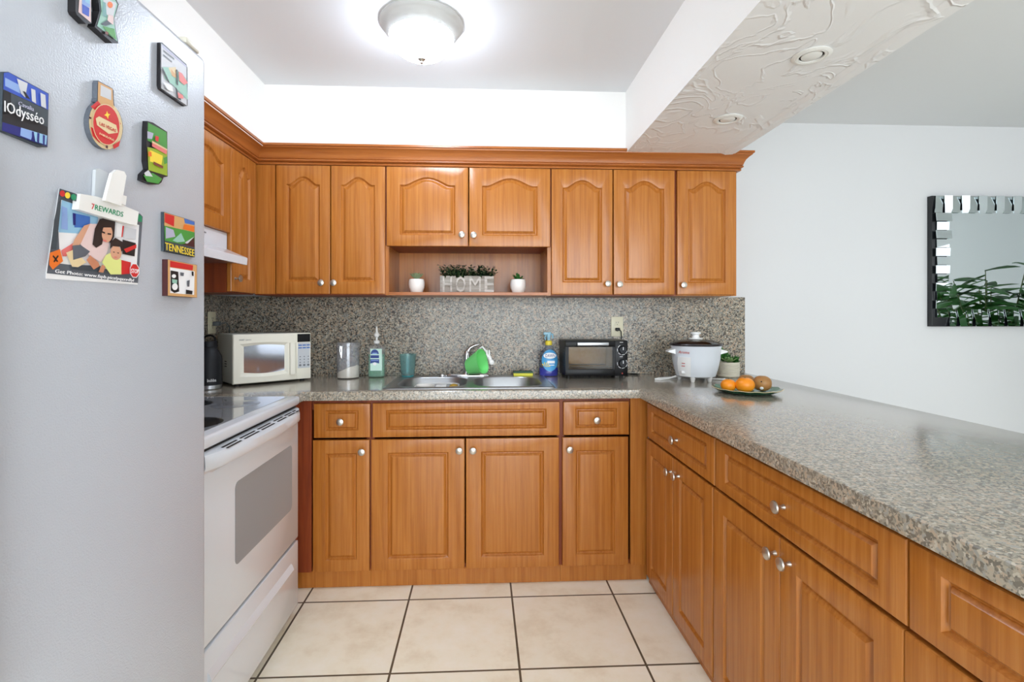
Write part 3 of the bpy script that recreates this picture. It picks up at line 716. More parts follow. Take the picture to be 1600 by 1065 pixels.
# hand soap
p = aty(588, 587, -.12); cx, cy = p.x, -.11
hs = thing('soap_dispenser', 'green liquid hand soap pump bottle between the canister and the teal tumbler', 'soap bottle', (cx, cy, CZ))
HB = aty(588, 538, cy).z-CZ
def sq(hx, hy, r, z): return rrect(cx-hx, cx+hx, cy-hy, cy+hy, r, CZ+z, 5)
HX, HY = .0455, .026
MB().loops([sq(HX-.008, HY-.008, .012, .001), sq(HX-.001, HY-.001, .016, .006), sq(HX, HY, .016, .015), sq(HX, HY, .016, HB-.018), sq(HX-.008, HY-.004, .016, HB-.008), sq(.018, .014, .012, HB), sq(.014, .0139, .0135, HB+.008)], 0, True, True, True).build('bottle', 'clear', hs)
MB().loops([sq(HX-.009, HY-.009, .012, .004), sq(HX-.003, HY-.003, .015, .010), sq(HX-.003, HY-.003, .015, HB*.70)], 0, True, True, True).build('soap', 'clear_green', hs)
b = MB()
b.lathe([(.015, HB+.006), (.016, HB+.010), (.016, HB+.022), (.006, HB+.024), (.0055, HB+.040), (.010, HB+.042), (.0155, HB+.050), (.0155, HB+.058), (.010, HB+.066), (.007, HB+.068), (.0055, HB+.075), (.0001, HB+.076)], (cx, cy, CZ), seg=24)
ztop = CZ+HB+.070
b.tube([(cx, cy, ztop-.005), (cx+.001, cy-.006, ztop+.012), (cx+.002, cy-.012, ztop+.030)], [.0065, .0055, .004], 10)
b.build('pump', 'white_plastic', hs)
yl = cy-HY-.0006
lx0, lx1 = cx-HX+.016, cx+HX-.012
MB().box(lx0, lx1, yl-.0002, yl+.0004, CZ+.040, CZ+HB-.022).build('label', mat('pale_label', (206, 236, 222), .5), hs, smooth=False)
b = MB(); mx_ = cx-.005; zz = CZ+HB*.62; yq = yl-.0009
def disc(B, x, z, rx, rz, y, mat, n=24, a0=0, a1=2*PI): B.poly([(x+rx*math.cos(a0+(a1-a0)*k/n), y, z+rz*math.sin(a0+(a1-a0)*k/n)) for k in range(n)], mat)
disc(b, mx_, zz+.018, .022, .026, yq, 0, 24, 0, PI*1.04)
b.poly([(mx_-.023, yq, zz+.012), (mx_+.023, yq, zz+.012), (mx_+.023, yq, zz-.004), (mx_-.023, yq, zz-.004)], 0)
b.poly([(mx_-.024, yq, zz-.010), (mx_+.024, yq, zz-.010), (mx_+.024, yq, zz-.034), (mx_, yq, zz-.026), (mx_-.024, yq, zz-.034)], 0)
disc(b, mx_, zz-.036, .010, .008, yq, 1); disc(b, mx_, zz+.022, .016, .004, yq-.0004, 2)
b.poly([(mx_-.02, yq-.0004, zz-.014), (mx_+.02, yq-.0004, zz-.014), (mx_+.02, yq-.0004, zz-.018), (mx_-.02, yq-.0004, zz-.018)], 2)
b.build('emblem', ['navy', 'white_print', 'p_lblue'], hs, smooth=False, recalc=False)
# teal tumbler on the sink deck
p = aty(637, 587, -.12); cx, cy = p.x, -.115; zz = zt+.0006; HT = aty(637, 553, cy).z-zz
tm = thing('tumbler', 'ribbed teal tinted drinking glass at the back corner of the sink', 'glass', (cx, cy, zz))
b = MB(); rings = []
for r_, h_ in ((.036, .006), (.037, .012), (.044, HT-.012), (.045, HT), (.0425, HT), (.0415, HT-.012), (.0345, .016), (.02, .014)):
    rings.append([(cx+(r_+.0007*math.cos(16*a))*math.cos(a), cy+(r_+.0007*math.cos(16*a))*math.sin(a), zz+h_) for a in [2*PI*k/64 for k in range(64)]])
b.loops(rings, 0, True, True, True).build('cup', 'clear_teal', tm)
MB().lathe([(.0001, 0), (.031, 0), (.034, .003), (.0345, .0055), (.0001, .0058)], (cx, cy, zz), seg=36).build('thick_base', 'teal_thick', tm)
# blue dish soap
p = aty(858, 587, -.12); cx, cy = p.x, -.10
ds = thing('dish_soap', 'blue dish spray bottle with sky blue label and yellow collar, beside the toaster oven', 'soap bottle', (cx, cy, CZ))
hh = aty(858, 517, cy).z-CZ; k = hh/.245
W = .0545
prof = [(.0001, .001), (W-.004, .001), (W, .006), (W-.001, .03*k), (W+.0005, .07*k), (W-.003, .10*k), (W-.013, .135*k), (W-.030, .155*k), (.016, .165*k), (.014, .172*k)]
MB().lathe(prof, (cx, cy, CZ), seg=40, sy=.62).build('bottle', 'clear_blue', ds)
MB().lathe([(.0001, .003), (W-.006, .003), (W-.002, .007), (W-.0025, .03*k), (W-.002, .048*k), (.0001, .048*k)], (cx, cy, CZ), seg=40, sy=.60).build('soap', 'soap_blue', ds)
pr = lambda z: [r for r in [W]][0]
b = MB(); rings = []
zc, rx_, rz_ = CZ+.088*k, .046, .058*k
def surf(x, z):
    h = z-CZ; rr = W
    for (r0, h0), (r1, h1) in zip(prof, prof[1:]):
        if h0 <= h <= h1 and h1 > h0: rr = r0+(r1-r0)*(h-h0)/(h1-h0); break
    u = max(0, 1-(x-cx)**2/rr**2)
    return cy-.62*rr*math.sqrt(u)
for f_ in (1, .8, .6, .4, .2, .02): rings.append([(x, surf(x, z)-.0012, z) for x, z in [(cx+.004+rx_*f_*math.cos(a), zc+rz_*f_*math.sin(a)) for a in [2*PI*i/36 for i in range(36)]]])
b.loops(rings, 0, True, False, True).build('label', 'blue_label', ds)
b = MB()
yt = surf(cx, zc)-.0030
disc(b, cx+.002, zc+.026*k, .036, .016*k, yt-.0002, 1); b.text('DAWN', (cx-.024, yt-.0010, zc+.018*k), (1, 0, 0), (0, 0, 1), .024*k, 0, .054)
b.poly([(cx-.012, yt, zc-.002), (cx+.030, yt+.001, zc-.002), (cx+.030, yt+.001, zc-.016), (cx-.012, yt, zc-.016)], 1)
b.poly([(cx-.002, yt, zc-.024), (cx+.028, yt+.001, zc-.024), (cx+.028, yt+.001, zc-.028), (cx-.002, yt, zc-.028)], 1)
for a in (.2, .75, 1.3, 1.85, 2.4): b.poly([(cx-.022, yt, zc-.036), (cx-.022+.026*math.cos(a)-.003*math.sin(a), yt, zc-.036+.026*math.sin(a)+.003*math.cos(a)), (cx-.022+.026*math.cos(a)+.003*math.sin(a), yt, zc-.036+.026*math.sin(a)-.003*math.cos(a))], 2)
b.build('label_print', ['navy', 'white_print', 'yellow'], ds, smooth=False, recalc=False)
MB().lathe([(.015, .168*k), (.019, .170*k), (.020, .176*k), (.020, .186*k), (.017, .192*k), (.010, .195*k)], (cx, cy, CZ), seg=24).build('collar', 'yellow', ds)
b = MB()
b.lathe([(.009, .192*k), (.009, .206*k), (.012, .210*k), (.013, .226*k), (.009, .236*k), (.0001, .239*k)], (cx, cy, CZ), seg=16)
b.box(cx-.030, cx+.014, cy-.009, cy+.009, CZ+.224*k, CZ+.240*k, 0, .004)
b.tube([(cx+.002, cy, CZ+.226*k), (cx+.022, cy, CZ+.228*k), (cx+.024, cy, CZ+.205*k)], [.006, .006, .004], 8)
b.tube([(cx-.014, cy, CZ+.224*k), (cx-.022, cy, CZ+.210*k), (cx-.018, cy, CZ+.198*k)], .004, 8)
b.build('sprayer', mat('pale_blue_plastic', (150, 196, 216), .35), ds)

# ------------------------------------------------------------------ toaster oven
TYF = -.245
tx0, tx1 = XY(883.5, TYF), XY(981, TYF); tz0 = CZ+.016; tz1 = aty(930, 532, TYF).z; TYB = -.035
tv = thing('toaster_oven', 'small black toaster oven with glass door and two dials under the wall outlet', 'toaster oven', ((tx0+tx1)/2, (TYF+TYB)/2, CZ))
W_ = tx1-tx0; xd = tx0+W_*.80                      # door / control split
b = MB(); t = .008
b.box(tx0, tx1, TYF+.012, TYB, tz1-t, tz1, 0, .003); b.box(tx0, tx1, TYF+.012, TYB, tz0, tz0+t, 0, .002)
b.box(tx0, tx0+t, TYF+.012, TYB, tz0+t, tz1-t); b.box(tx1-t, tx1, TYF+.012, TYB, tz0+t, tz1-t); b.box(xd, xd+t, TYF+.012, TYB-t, tz0+t, tz1-t); b.box(tx0+t, tx1-t, TYB-t, TYB, tz0+t, tz1-t)
for k in range(7): b.box(tx0-.001, tx0+.001, TYF+.05, TYB-.04, tz0+.05+k*.016, tz0+.054+k*.016)
b.build('housing', 'black', tv)
b = MB(); b.box(tx0+t, xd, TYB-t-.003, TYB-t-.001, tz0+t, tz1-t); b.box(xd-.002, xd-.0005, TYF+.03, TYB-t-.003, tz0+t, tz1-t); b.box(tx0+t+.0005, tx0+t+.002, TYF+.03, TYB-t-.003, tz0+t, tz1-t)
b.build('cavity_lining', 'inner_tan', tv, smooth=False)
b = MB(); zr = tz0+.046
for k in range(16): x = tx0+.02+(xd-tx0-.04)*k/15; b.tube([(x, TYF+.03, zr), (x, TYB-.025, zr)], .0014, 6)
b.tube([(tx0+.012, TYF+.03, zr), (xd-.012, TYF+.03, zr)], .004, 8); b.tube([(tx0+.012, TYB-.025, zr), (xd-.012, TYB-.025, zr)], .003, 8)
b.box(tx0+.012, xd-.012, TYF+.035, TYB-.03, tz0+.022, tz0+.026)
b.build('rack', 'steel', tv)
dz0, dz1 = tz0+.004, tz1-.004
b = MB()
b.box(tx0, xd-.002, TYF, TYF+.012, dz1-.030, dz1, 0, .002); b.box(tx0, xd-.002, TYF, TYF+.012, dz0, dz0+.034, 0, .002)
b.box(tx0, tx0+.018, TYF, TYF+.012, dz0+.034, dz1-.030); b.box(xd-.014, xd-.002, TYF, TYF+.012, dz0+.034, dz1-.030)
do = b.build('door', 'black', tv)
MB().box(tx0+.018, xd-.014, TYF+.004, TYF+.007, dz0+.034, dz1-.030).build('glass', 'oven_pane', do, smooth=False)
hx0, hx1 = XY(902, TYF-.02), XY(951, TYF-.02)
b = MB(); b.box(hx0, hx1, TYF-.026, TYF-.014, dz1-.022, dz1-.004, 0, .003)
for x in (hx0+.012, hx1-.012): b.box(x-.005, x+.005, TYF-.014, TYF, dz1-.017, dz1-.008)
b.build('handle', 'steel', do)
MB().box(xd-.001, tx1, TYF+.001, TYF+.012, tz0, tz1-.001, 0, .002).build('control_panel', 'black', tv)
dxc = (xd+tx1)/2+.004
for zc_, a0 in ((tz0+(tz1-tz0)*.74, .3), (tz0+(tz1-tz0)*.36, 1.2)):
    kb = MB().lathe([(.023, 0), (.022, .004), (.019, .012), (.018, .018), (.0001, .019)], (dxc, TYF+.001, zc_), (0, -1, 0), 28).build('dial', 'black_matte', tv)
    MB().box(dxc-.0015, dxc+.0015, TYF-.0185, TYF-.0175, zc_, zc_+.016).build('pointer', 'white_print', kb, smooth=False)
    b = MB(); n = 20
    for i in range(n):
        a, a2 = a0+PI*.55+PI*1.35*i/n, a0+PI*.55+PI*1.35*(i+1)/n
        if i % 4 == 3: continue
        b.poly([(dxc+r*math.cos(q_), TYF+.0005, zc_+r*math.sin(q_)) for r, q_ in ((.026, a), (.026, a2), (.028, a2), (.028, a))], 0)
    b.build('dial_marks', 'white_print', tv, smooth=False, recalc=False)
for zc_, wd in ((tz1-.008, .018), (tz0+(tz1-tz0)*.55, .016)): MB().box(dxc-.014, dxc-.014+wd, TYF+.0003, TYF+.0012, zc_-.002, zc_).build('lettering', 'white_print', tv, smooth=False)
MB().lathe([(.004, 0), (.003, .003), (.0001, .004)], (dxc, TYF+.001, tz0+.014), (0, -1, 0), 12).build('indicator_lamp', 'red_dark', tv)
for x, y in ((tx0+.02, TYF+.03), (tx1-.03, TYF+.03), (tx0+.02, TYB-.02), (tx1-.03, TYB-.02)):
    MB().lathe([(.009, .0005), (.010, .004), (.010, .017), (.0001, .017)], (x, y, CZ), seg=14).build('foot', 'rubber', tv)
# outlet above it with plug and cord
def outlet(name_lbl, O, U, N, cat='outlet', nearest=None):
    O, U, N = Vector(O), Vector(U), Vector(N)
    o = thing('wall_outlet', name_lbl, cat, tuple(O), 0, 'ivory wall outlets')
    Mx = Matrix.Translation(O) @ Matrix((U, N, Zv)).transposed().to_4x4()
    MB(Mx).box(-.036, .036, .0003, .006, -.058, .058, 0, .003).build('cover_plate', 'ivory', o)
    b = MB(Mx)
    for z in (.02, -.02): b.box(-.017, .017, .0055, .0075, z-.014, z+.014, 0, .001)
    b.build('receptacle', 'ivory', o)
    b = MB(Mx)
    for z in ((.02, -.02)):
        for x in (-.006, .006): b.box(x-.0012, x+.0012, .0075, .0079, z, z+.008)
        b.box(-.002, .002, .0075, .0079, z-.009, z-.005)
    b.build('slots', 'dark', o, smooth=False)
    return o, Mx
oc = aty(964, 510, -.02)
o1, Mo = outlet('ivory double outlet on the granite above the toaster oven, one plug in it', (oc.x, -.0203, oc.z), (1, 0, 0), (0, -1, 0))
ptc = aty(965, 514.5, -.035)
b = MB(); b.box(ptc.x-.013, ptc.x+.012, -.048, -.0285, ptc.z-.008, ptc.z+.010, 0, .004)
b.tube([(ptc.x+.008, -.044, ptc.z+.002), (ptc.x+.018, -.045, ptc.z-.012), (ptc.x+.021, -.042, ptc.z-.04), (ptc.x+.020, -.032, ptc.z-.08), (ptc.x+.03, -.026, ptc.z-.14), (ptc.x+.06, -.026, CZ+.04), (tx1+.02, -.03, CZ+.012), (tx1+.05, -.06, CZ+.0045), (tx1+.10, -.09, CZ+.0045), (tx1+.12, -.07, CZ+.0045), (tx1+.08, -.05, CZ+.0055), (tx1+.03, -.10, CZ+.006), (tx1+.012, -.12, CZ+.02), (tx1+.001, -.12, CZ+.03)], .003, 8)
b.build('power_cord', 'rubber', tv)

# ------------------------------------------------------------------ rice cooker
p = atz(1086, 597, CZ); rc = Vector((p.x, p.y+.10, CZ)); rc = Vector((XY(1087, p.y+.075), p.y+.075, CZ))
rcy = rc.y; dpx = F/((rcy-CAM.y)*math.cos(YAW)+rc.x*math.sin(YAW))   # pixels per metre there
ri = thing('rice_cooker', 'white rice cooker with a glass lid on the corner of the counter', 'rice cooker', tuple(rc))
R = 37.5/dpx; H0 = .022; H1 = aty(1087, 541.5, rcy-R*.9).z-CZ
MB().lathe([(.0001, H0), (R*.70, H0), (R*.78, H0+.006), (R*.86, H0+.04), (R*.95, H1*.62), (R*.985, H1-.01), (R*1.0, H1-.006), (R*1.0, H1), (R*.93, H1), (R*.90, H1-.03), (.0001, H1-.03)], rc, seg=56).build('body', 'white_enamel', ri)
MB().lathe([(R*.97, H1+.0005), (R*1.04, H1+.001), (R*1.05, H1+.007), (R*1.03, H1+.012), (R*.98, H1+.012), (R*.97, H1+.004)], rc, seg=56).build('lid_rim', mat('dark_lid_rim', (58, 54, 56), .25, metal=.3), ri)
lid = MB().lathe([(R*.98, H1+.010), (R*.90, H1+.018), (R*.6, H1+.028), (R*.25, H1+.033), (.0001, H1+.034)], rc, seg=56).build('glass_lid', 'lid_glass', ri)
MB().lathe([(.0001, H1+.034), (R*.27, H1+.034), (R*.27, H1+.038), (R*.16, H1+.041), (R*.13, H1+.050), (R*.14, H1+.058), (R*.20, H1+.062), (R*.20, H1+.069), (R*.15, H1+.072), (.0001, H1+.072)], rc, seg=28).build('lid_knob', 'white_plastic', lid)
for sgn, yy in ((-1, .0), (1, -.035)):
    d = Vector((sgn, yy*8, 0)).normalized(); zz = H1-.030
    o = rc+d*(R*.95)+Vector((0, 0, zz)); n2 = d.cross(Zv)
    b = MB(); b.loops([[o+n2*a*.030*s1+Vector((0, 0, h*s2))+d*dd for a, h in ((-1, -.5), (1, -.5), (1, .5), (-1, .5))] for dd, s1, s2 in ((-.006, 1, .03), (.012, .9, .018), (.028, .75, .010), (.034, .7, .006))], 0, True, True, True)
    b.build('handle', 'white_plastic', ri)
for a in (-2.15, -1.05, .6, 2.5):
    q = rc+Vector((math.cos(a)*R*.66, math.sin(a)*R*.66, 0))
    MB().lathe([(.008, .0005), (.010, .004), (.014, H0+.004), (.0001, H0+.004)], q, seg=16).build('foot', 'white_plastic', ri)
# control panel curved around the front left
def rcs(px, h, e=.0):
    """point on the cooker's wall at a photo column and height"""
    hh = [(H0+.006, .78), (H0+.04, .86), (H1*.62, .95), (H1-.01, .985)]
    rr = hh[-1][1]
    for (a, ra), (c_, rb) in zip(hh, hh[1:]):
        if a <= h <= c_: rr = ra+(rb-ra)*(h-a)/(c_-a)
    if h < hh[0][0]: rr = hh[0][1]
    rr *= R; rr += e
    v = aty(px, CY, rcy-rr*.8)-rc; x = max(-rr*.95, min(rr*.95, v.x)); return rc+Vector((x, -math.sqrt(rr*rr-x*x), h))
hz0, hz1 = .03, H1*.70
b = MB()
cols = [1065, 1068.5, 1072, 1075.5, 1079]
b.loops([[rcs(c_, h, .007) for c_ in cols] for h in (hz0, hz0+(hz1-hz0)*.33, hz0+(hz1-hz0)*.66, hz1)], 0, False)
for rng in ([(c_, hz0) for c_ in cols], [(c_, hz1) for c_ in cols], [(cols[0], h) for h in (hz0, hz0+(hz1-hz0)*.33, hz0+(hz1-hz0)*.66, hz1)], [(cols[-1], h) for h in (hz0, hz0+(hz1-hz0)*.33, hz0+(hz1-hz0)*.66, hz1)]):
    b.loops([[rcs(c_, h, .007) for c_, h in rng], [rcs(c_, h, -.003) for c_, h in rng]], 0, False)
bmesh.ops.remove_doubles(b.bm, verts=b.bm.verts[:], dist=.0003)
b.build('control_panel', 'white_plastic', ri)
b = MB()
for h in (hz0+(hz1-hz0)*.66, hz0+(hz1-hz0)*.52): b.poly([rcs(1068.8, h, .0078), rcs(1072.3, h, .0078), rcs(1072.3, h+.004, .0078), rcs(1068.8, h+.004, .0078)])
b.build('indicator_lamps', 'red_dark', ri, smooth=False, recalc=False)
b = MB(); q = rcs(1070.6, hz0+.018, .006); b.box(q.x-.011, q.x+.011, q.y-.010, q.y+.004, q.z-.004, q.z+.010, 0, .003); b.build('switch', 'white_plastic', ri)
q = rcs(1065.5, H1*.80, .002); q2 = rcs(1077, H1*.80, .002)
MB().text('Aroma', q+(q-rc).normalized()*0+Vector((-.001, -.0042, 0)), q2-q, (0, 0, 1), .020, 0, (q2-q).length, shear=.3).build('lettering', 'red_dark', ri, smooth=False, recalc=False)
b = MB()
q = rc+Vector((-R*.6, R*.6, 0))
b.tube([rc+Vector((-R*.7, R*.3, .02)), rc+Vector((-R*1.0, R*.35, .006)), rc+Vector((-R*1.45, R*.1, .0045)), rc+Vector((-R*1.62, R*.25, .0045)), rc+Vector((-R*1.4, R*.5, .0045)), rc+Vector((-R*.9, R*.7, .0045)), rc+Vector((0, R*1.05, .0045)), rc+Vector((R*.8, R*.2, .0045)), rc+Vector((R*1.15, R*.0, .0045)), rc+Vector((R*1.3, R*.12, .0045))], .0042, 8)
b.build('power_cord', 'cord_white', ri)
# ------------------------------------------------------------------ succulents
def leaf(B, base_, d, up, L, wd, curl=.2, mat=0, th=.0):
    d = Vector(d).normalized(); up = Vector(up); side = d.cross(up)
    side = side.normalized() if side.length > 1e-4 else d.orthogonal().normalized(); nn = side.cross(d)
    base_ = Vector(base_); P = []
    for t_, w_ in ((0, .35), (.3, .85), (.55, 1), (.8, .6)):
        c_ = base_+d*L*t_+nn*(curl*L*t_*t_); P.append((c_-side*wd*w_/2, c_+nn*(wd*.12), c_+side*wd*w_/2))
    tip = base_+d*L+nn*curl*L
    V = [[B.v(q_) for q_ in r_] for r_ in P]; T = B.v(tip)
    for i in range(3):
        for j in range(2): B.f([V[i][j], V[i][j+1], V[i+1][j+1], V[i+1][j]], mat)
    for j in range(2): B.f([V[3][j], V[3][j+1], T], mat)
def rosette(B, c, R_, n, layers=3, mat=0, up=.35, wd=.45):
    for l_ in range(layers):
        k = max(4, n-l_*2); e = up+l_*.38
        for i in range(k):
            a = 2*PI*i/k+l_*.5; d = Vector((math.cos(a)*math.cos(e), math.sin(a)*math.cos(e), math.sin(e)))
            leaf(B, Vector(c), d, (0, 0, 1), R_*(1-.2*l_), R_*wd*(1-.12*l_), .25, mat)
def small_pot(px, pyt, label, kind):
    Y = -.20; zz = ZU+.0165
    p = aty(px, 450, Y); c = Vector((p.x, Y, zz))
    R = .043
    o = thing('potted_succulent', label, 'plant', tuple(c), 0, 'small plants on the display shelf')
    MB().lathe([(.0001, .0005), (R*.62, .0005), (R*.74, .004), (R*.97, .03), (R, .048), (R*.97, .064), (R*.90, .075), (R*.82, .075), (R*.86, .064), (.0001, .06)], c, seg=32).build('pot', 'ceramic', o)
    b = MB()
    cc_ = c+Vector((0, 0, .064))
    if kind == 0:
        rosette(b, cc_+Vector((0, 0, .010)), .050, 12, 4, 0, .45, .4); b.build('foliage', mat('grey_green_succulent', (150, 168, 128), .5), o)
    else:
        for i in range(34):
            a = random.uniform(0, 2*PI); e = random.uniform(.25, 1.35); d = Vector((math.cos(a)*math.cos(e), math.sin(a)*math.cos(e), math.sin(e)))
            leaf(b, cc_, d, (0, 0, 1), random.uniform(.035, .055), .013, .1)
        b.build('foliage', 'leaf', o)
    return o
small_pot(651, 428, 'pale rosette succulent in a white pot on the shelf, nearer the corner of the room', 0)
small_pot(809.5, 427, 'spiky green succulent in a white pot on the shelf, at the toaster oven end', 1)
# HOME planter
PY = -.21
hx0, hx1 = XY(688.5, PY), XY(771.5, PY); zz = ZU+.0165; hz = aty(730, 431, PY-.03).z
pl = thing('planter_box', 'grey weathered wooden planter with raised letters HOME and small green leaves', 'planter', ((hx0+hx1)/2, PY, zz), 0)
b = MB(); d0, d1 = PY-.035, PY+.035; t = .006
b.box(hx0, hx1, d0, d0+t, zz+.0005, hz-.012); b.box(hx0, hx1, d1-t, d1, zz+.0005, hz); b.box(hx0, hx0+t, d0+t, d1-t, zz+.0005, hz); b.box(hx1-t, hx1, d0+t, d1-t, zz+.0005, hz); b.box(hx0+t, hx1-t, d0+t, d1-t, zz+.0005, zz+.006)
# crenellated slats at the top of the front
n = 9
for k in (0, 1, 2, 4, 5, 6, 7, 8):
    xa = hx0+(hx1-hx0)*k/n; xb = xa+(hx1-hx0)/n*(.62 if k in (0, 1, 2, 6) else 1.0); b.box(xa, min(xb, hx1), d0, d0+t, hz-.012, hz)
b.build('box', 'grey_wood', pl, smooth=False)
for ch, f0, f1 in (('H', .03, .22), ('O', .28, .48), ('M', .52, .75), ('E', .80, .985)):
    bb = MB(); hw = (hx1-hx0)
    bb.text(ch, (hx0+hw*f0, d0-.0040, zz+.005), (1, 0, 0), (0, 0, 1), (hz-zz)*1.32, 0, hw*(f1-f0)*.92, ext=.004, bold=0 if ch == 'M' else .0012)
    bb.build('letter', 'pale_wood', pl, smooth=False)
MB().box(hx0+t, hx1-t, d0+t, d1-t, hz-.022, hz-.016).build('soil', 'soil', pl, smooth=False)
b = MB()
for i in range(120):
    bx_, by_ = random.uniform(hx0+.004, hx1-.004), random.uniform(d0+.01, d1-.01)
    top = Vector((bx_+random.uniform(-.028, .028), by_+random.uniform(-.02, .015), hz+random.uniform(.006, .058)))
    bs = Vector((bx_, by_, hz-.016))
    b.tube([bs, top], .0009, 4, 1)
    for j in range(8):
        q = bs.lerp(top, .3+.7*j/7); a = random.uniform(0, 2*PI)
        leaf(b, q, (math.cos(a), math.sin(a)*.8, random.uniform(-.1, .6)), (0, 0, 1), random.uniform(.013, .021), .0125, .1)
b.build('foliage', ['leaf_dark', 'stem'], pl)
# ribbed succulent pot behind the rice cooker
Y = -.20; p = aty(1138.5, 588, Y); p = Vector((XY(1138, -.17), -.17, CZ)); k = F/((p.y-CAM.y)+p.x*.047)
R = 16.5/k; HPt = aty(1138, 566.5, p.y-R).z-CZ
o = thing('potted_succulent', 'mixed green succulents in a cream ribbed pot behind the rice cooker', 'plant', tuple(p))
prof = [(.0001, .0005), (R*.9, .0005), (R*.96, .004)]
for i in range(9): h = .008+(HPt-.012)*i/9; prof += [(R*.985+.0012, h), (R*.985-.0012, h+.004)]
prof += [(R, HPt-.003), (R*.99, HPt), (R*.88, HPt), (R*.86, HPt-.012), (.0001, HPt-.012)]
MB().lathe(prof, p, seg=40).build('pot', 'ceramic_cream', o)
b = MB(); tp_ = p+Vector((0, 0, HPt-.008))
rosette(b, tp_+Vector((-.012, -.030, .008)), .048, 12, 4, 1, .25, .42)
for q_, L_, n_ in ((Vector((.036, -.01, 0)), .055, 26), (Vector((-.020, .022, .008)), .085, 26), (Vector((.012, .02, 0)), .06, 18)):
    for i in range(n_):
        a = random.uniform(0, 2*PI); e = random.uniform(.3, 1.4)
        leaf(b, tp_+q_, (math.cos(a)*math.cos(e), math.sin(a)*math.cos(e), math.sin(e)), (0, 0, 1), L_*random.uniform(.6, 1), .016, .1, 0)
b.build('foliage', ['leaf', 'leaf_light'], o)
# ------------------------------------------------------------------ plate of fruit
p = atz(1167, 613, CZ); k = F/((p.y-CAM.y)+p.x*.047); R = 50/k
pc_ = Vector((p.x, p.y, CZ))
b = MB(); rings = []
for rr, h in ((.60, .0008), (.66, .0008), (.82, .009), (.985, .0195), (1.0, .021), (.985, .0225), (.82, .0125), (.62, .0055), (.02, .005)):
    rings.append([pc_+Vector(((rr*R+(.003*math.cos(14*a) if rr > .9 else 0))*math.cos(a), (rr*R+(.003*math.cos(14*a) if rr > .9 else 0))*math.sin(a), h+(.0015*math.cos(14*a) if rr > .7 else 0))) for a in [2*PI*i/84 for i in range(84)]])
b.loops(rings, 0, True, True, True, mats=[1, 1, 1, 1, 2, 0, 0, 0])
tag(b.build('plate', ['plate_green', 'plate_dark', 'p_cream'], loc=pc_), 'green leaf-patterned plate with scalloped rim holding fruit', 'plate')
def fruit(px, pyc, rpx, name, m, label, sq=.84, dy=0, group='fruit on the green plate', stem=None):
    r = rpx/k*.98; zc_ = CZ+.0062+r*sq
    c = atz(px, pyc, zc_)
    o = thing(name, label, 'fruit', (c.x, c.y, c.z-r*sq), 0, group)
    b = MB(); b.lathe([(max(1e-5, r*math.sin(a)*(1+.02*math.sin(3*a))), -r*sq*math.cos(a)+(-.08*r*math.exp(-((PI-a)/.25)**2))) for a in [PI*i/16 for i in range(17)]], c, seg=28)
    b.build('flesh', m, o)
    return o, c, r
o, c, r = fruit(1138, 601.5, 11.8, 'orange', 'orange', 'smaller bright orange on the green plate, at the rice cooker side')
MB().lathe([(.0001, .0015), (.003, .001), (.004, -.001)], c+Vector((0, 0, r*.86)), seg=10).build('stem_scar', 'stem', o)
o, c, r = fruit(1164, 601, 14.5, 'orange', 'orange', 'larger bright orange in the middle of the green plate', .82)
MB().lathe([(.0001, .0015), (.003, .001), (.004, -.001)], c+Vector((0, 0, r*.80)), seg=10).build('stem_scar', 'stem', o)
o, c, r = fruit(1191, 598.5, 14.2, 'brown_fruit', 'brown_fruit', 'round tan fruit with a dark spot and sticker on the outer side of the plate', .88)
dv_ = (CAM-c).normalized()
def onfruit(c, r, dx, dz): 
    d = (dv_+Vector((.72*dx, -.0, dz))+Vector((.0, -.0, 0))).normalized(); return c+d*r*.975, d
q, d = onfruit(c, r, -.15, .2); MB().lathe([(.0001, .002), (.0022, .0018), (.003, .0)], q, d, 10).build('stem_scar', 'dark', o)
q, d = onfruit(c, r, -.1, -.62); MB().lathe([(.0001, .003), (.006, .0028), (.0075, .0015)], q, d, 16).build('sticker', 'white_print', o)
o, c, r = fruit(1166, 595.5, 13.5, 'brown_fruit', 'brown_fruit', 'tan fruit lying at the back of the plate behind the oranges', .84)
q, d = onfruit(c, r, -.75, .35); MB().lathe([(.0001, .003), (.006, .0028), (.0075, .0015)], q, d, 16).build('sticker', 'white_print', o)

# ------------------------------------------------------------------ microwave (built square, then turned towards the room)
TH = math.radians(42)
fl = atz(364, 604.5, CZ)
MW, MH, MD = .378, .243, .25
mw = thing('microwave', 'cream countertop microwave standing in the corner, black display', 'microwave', (fl.x, fl.y, CZ), TH)
f0 = .010                                            # feet height
b = MB(); b.box(0, MW, .014, MD, f0, f0+MH, 0, .006)
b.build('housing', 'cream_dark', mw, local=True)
b = MB()
for k in range(3): b.box(-.0008, .001, .10, .13, f0+.08+k*.012, f0+.084+k*.012)
b.build('side_vents', 'dark', mw, smooth=False, local=True)
dx1 = MW*.80
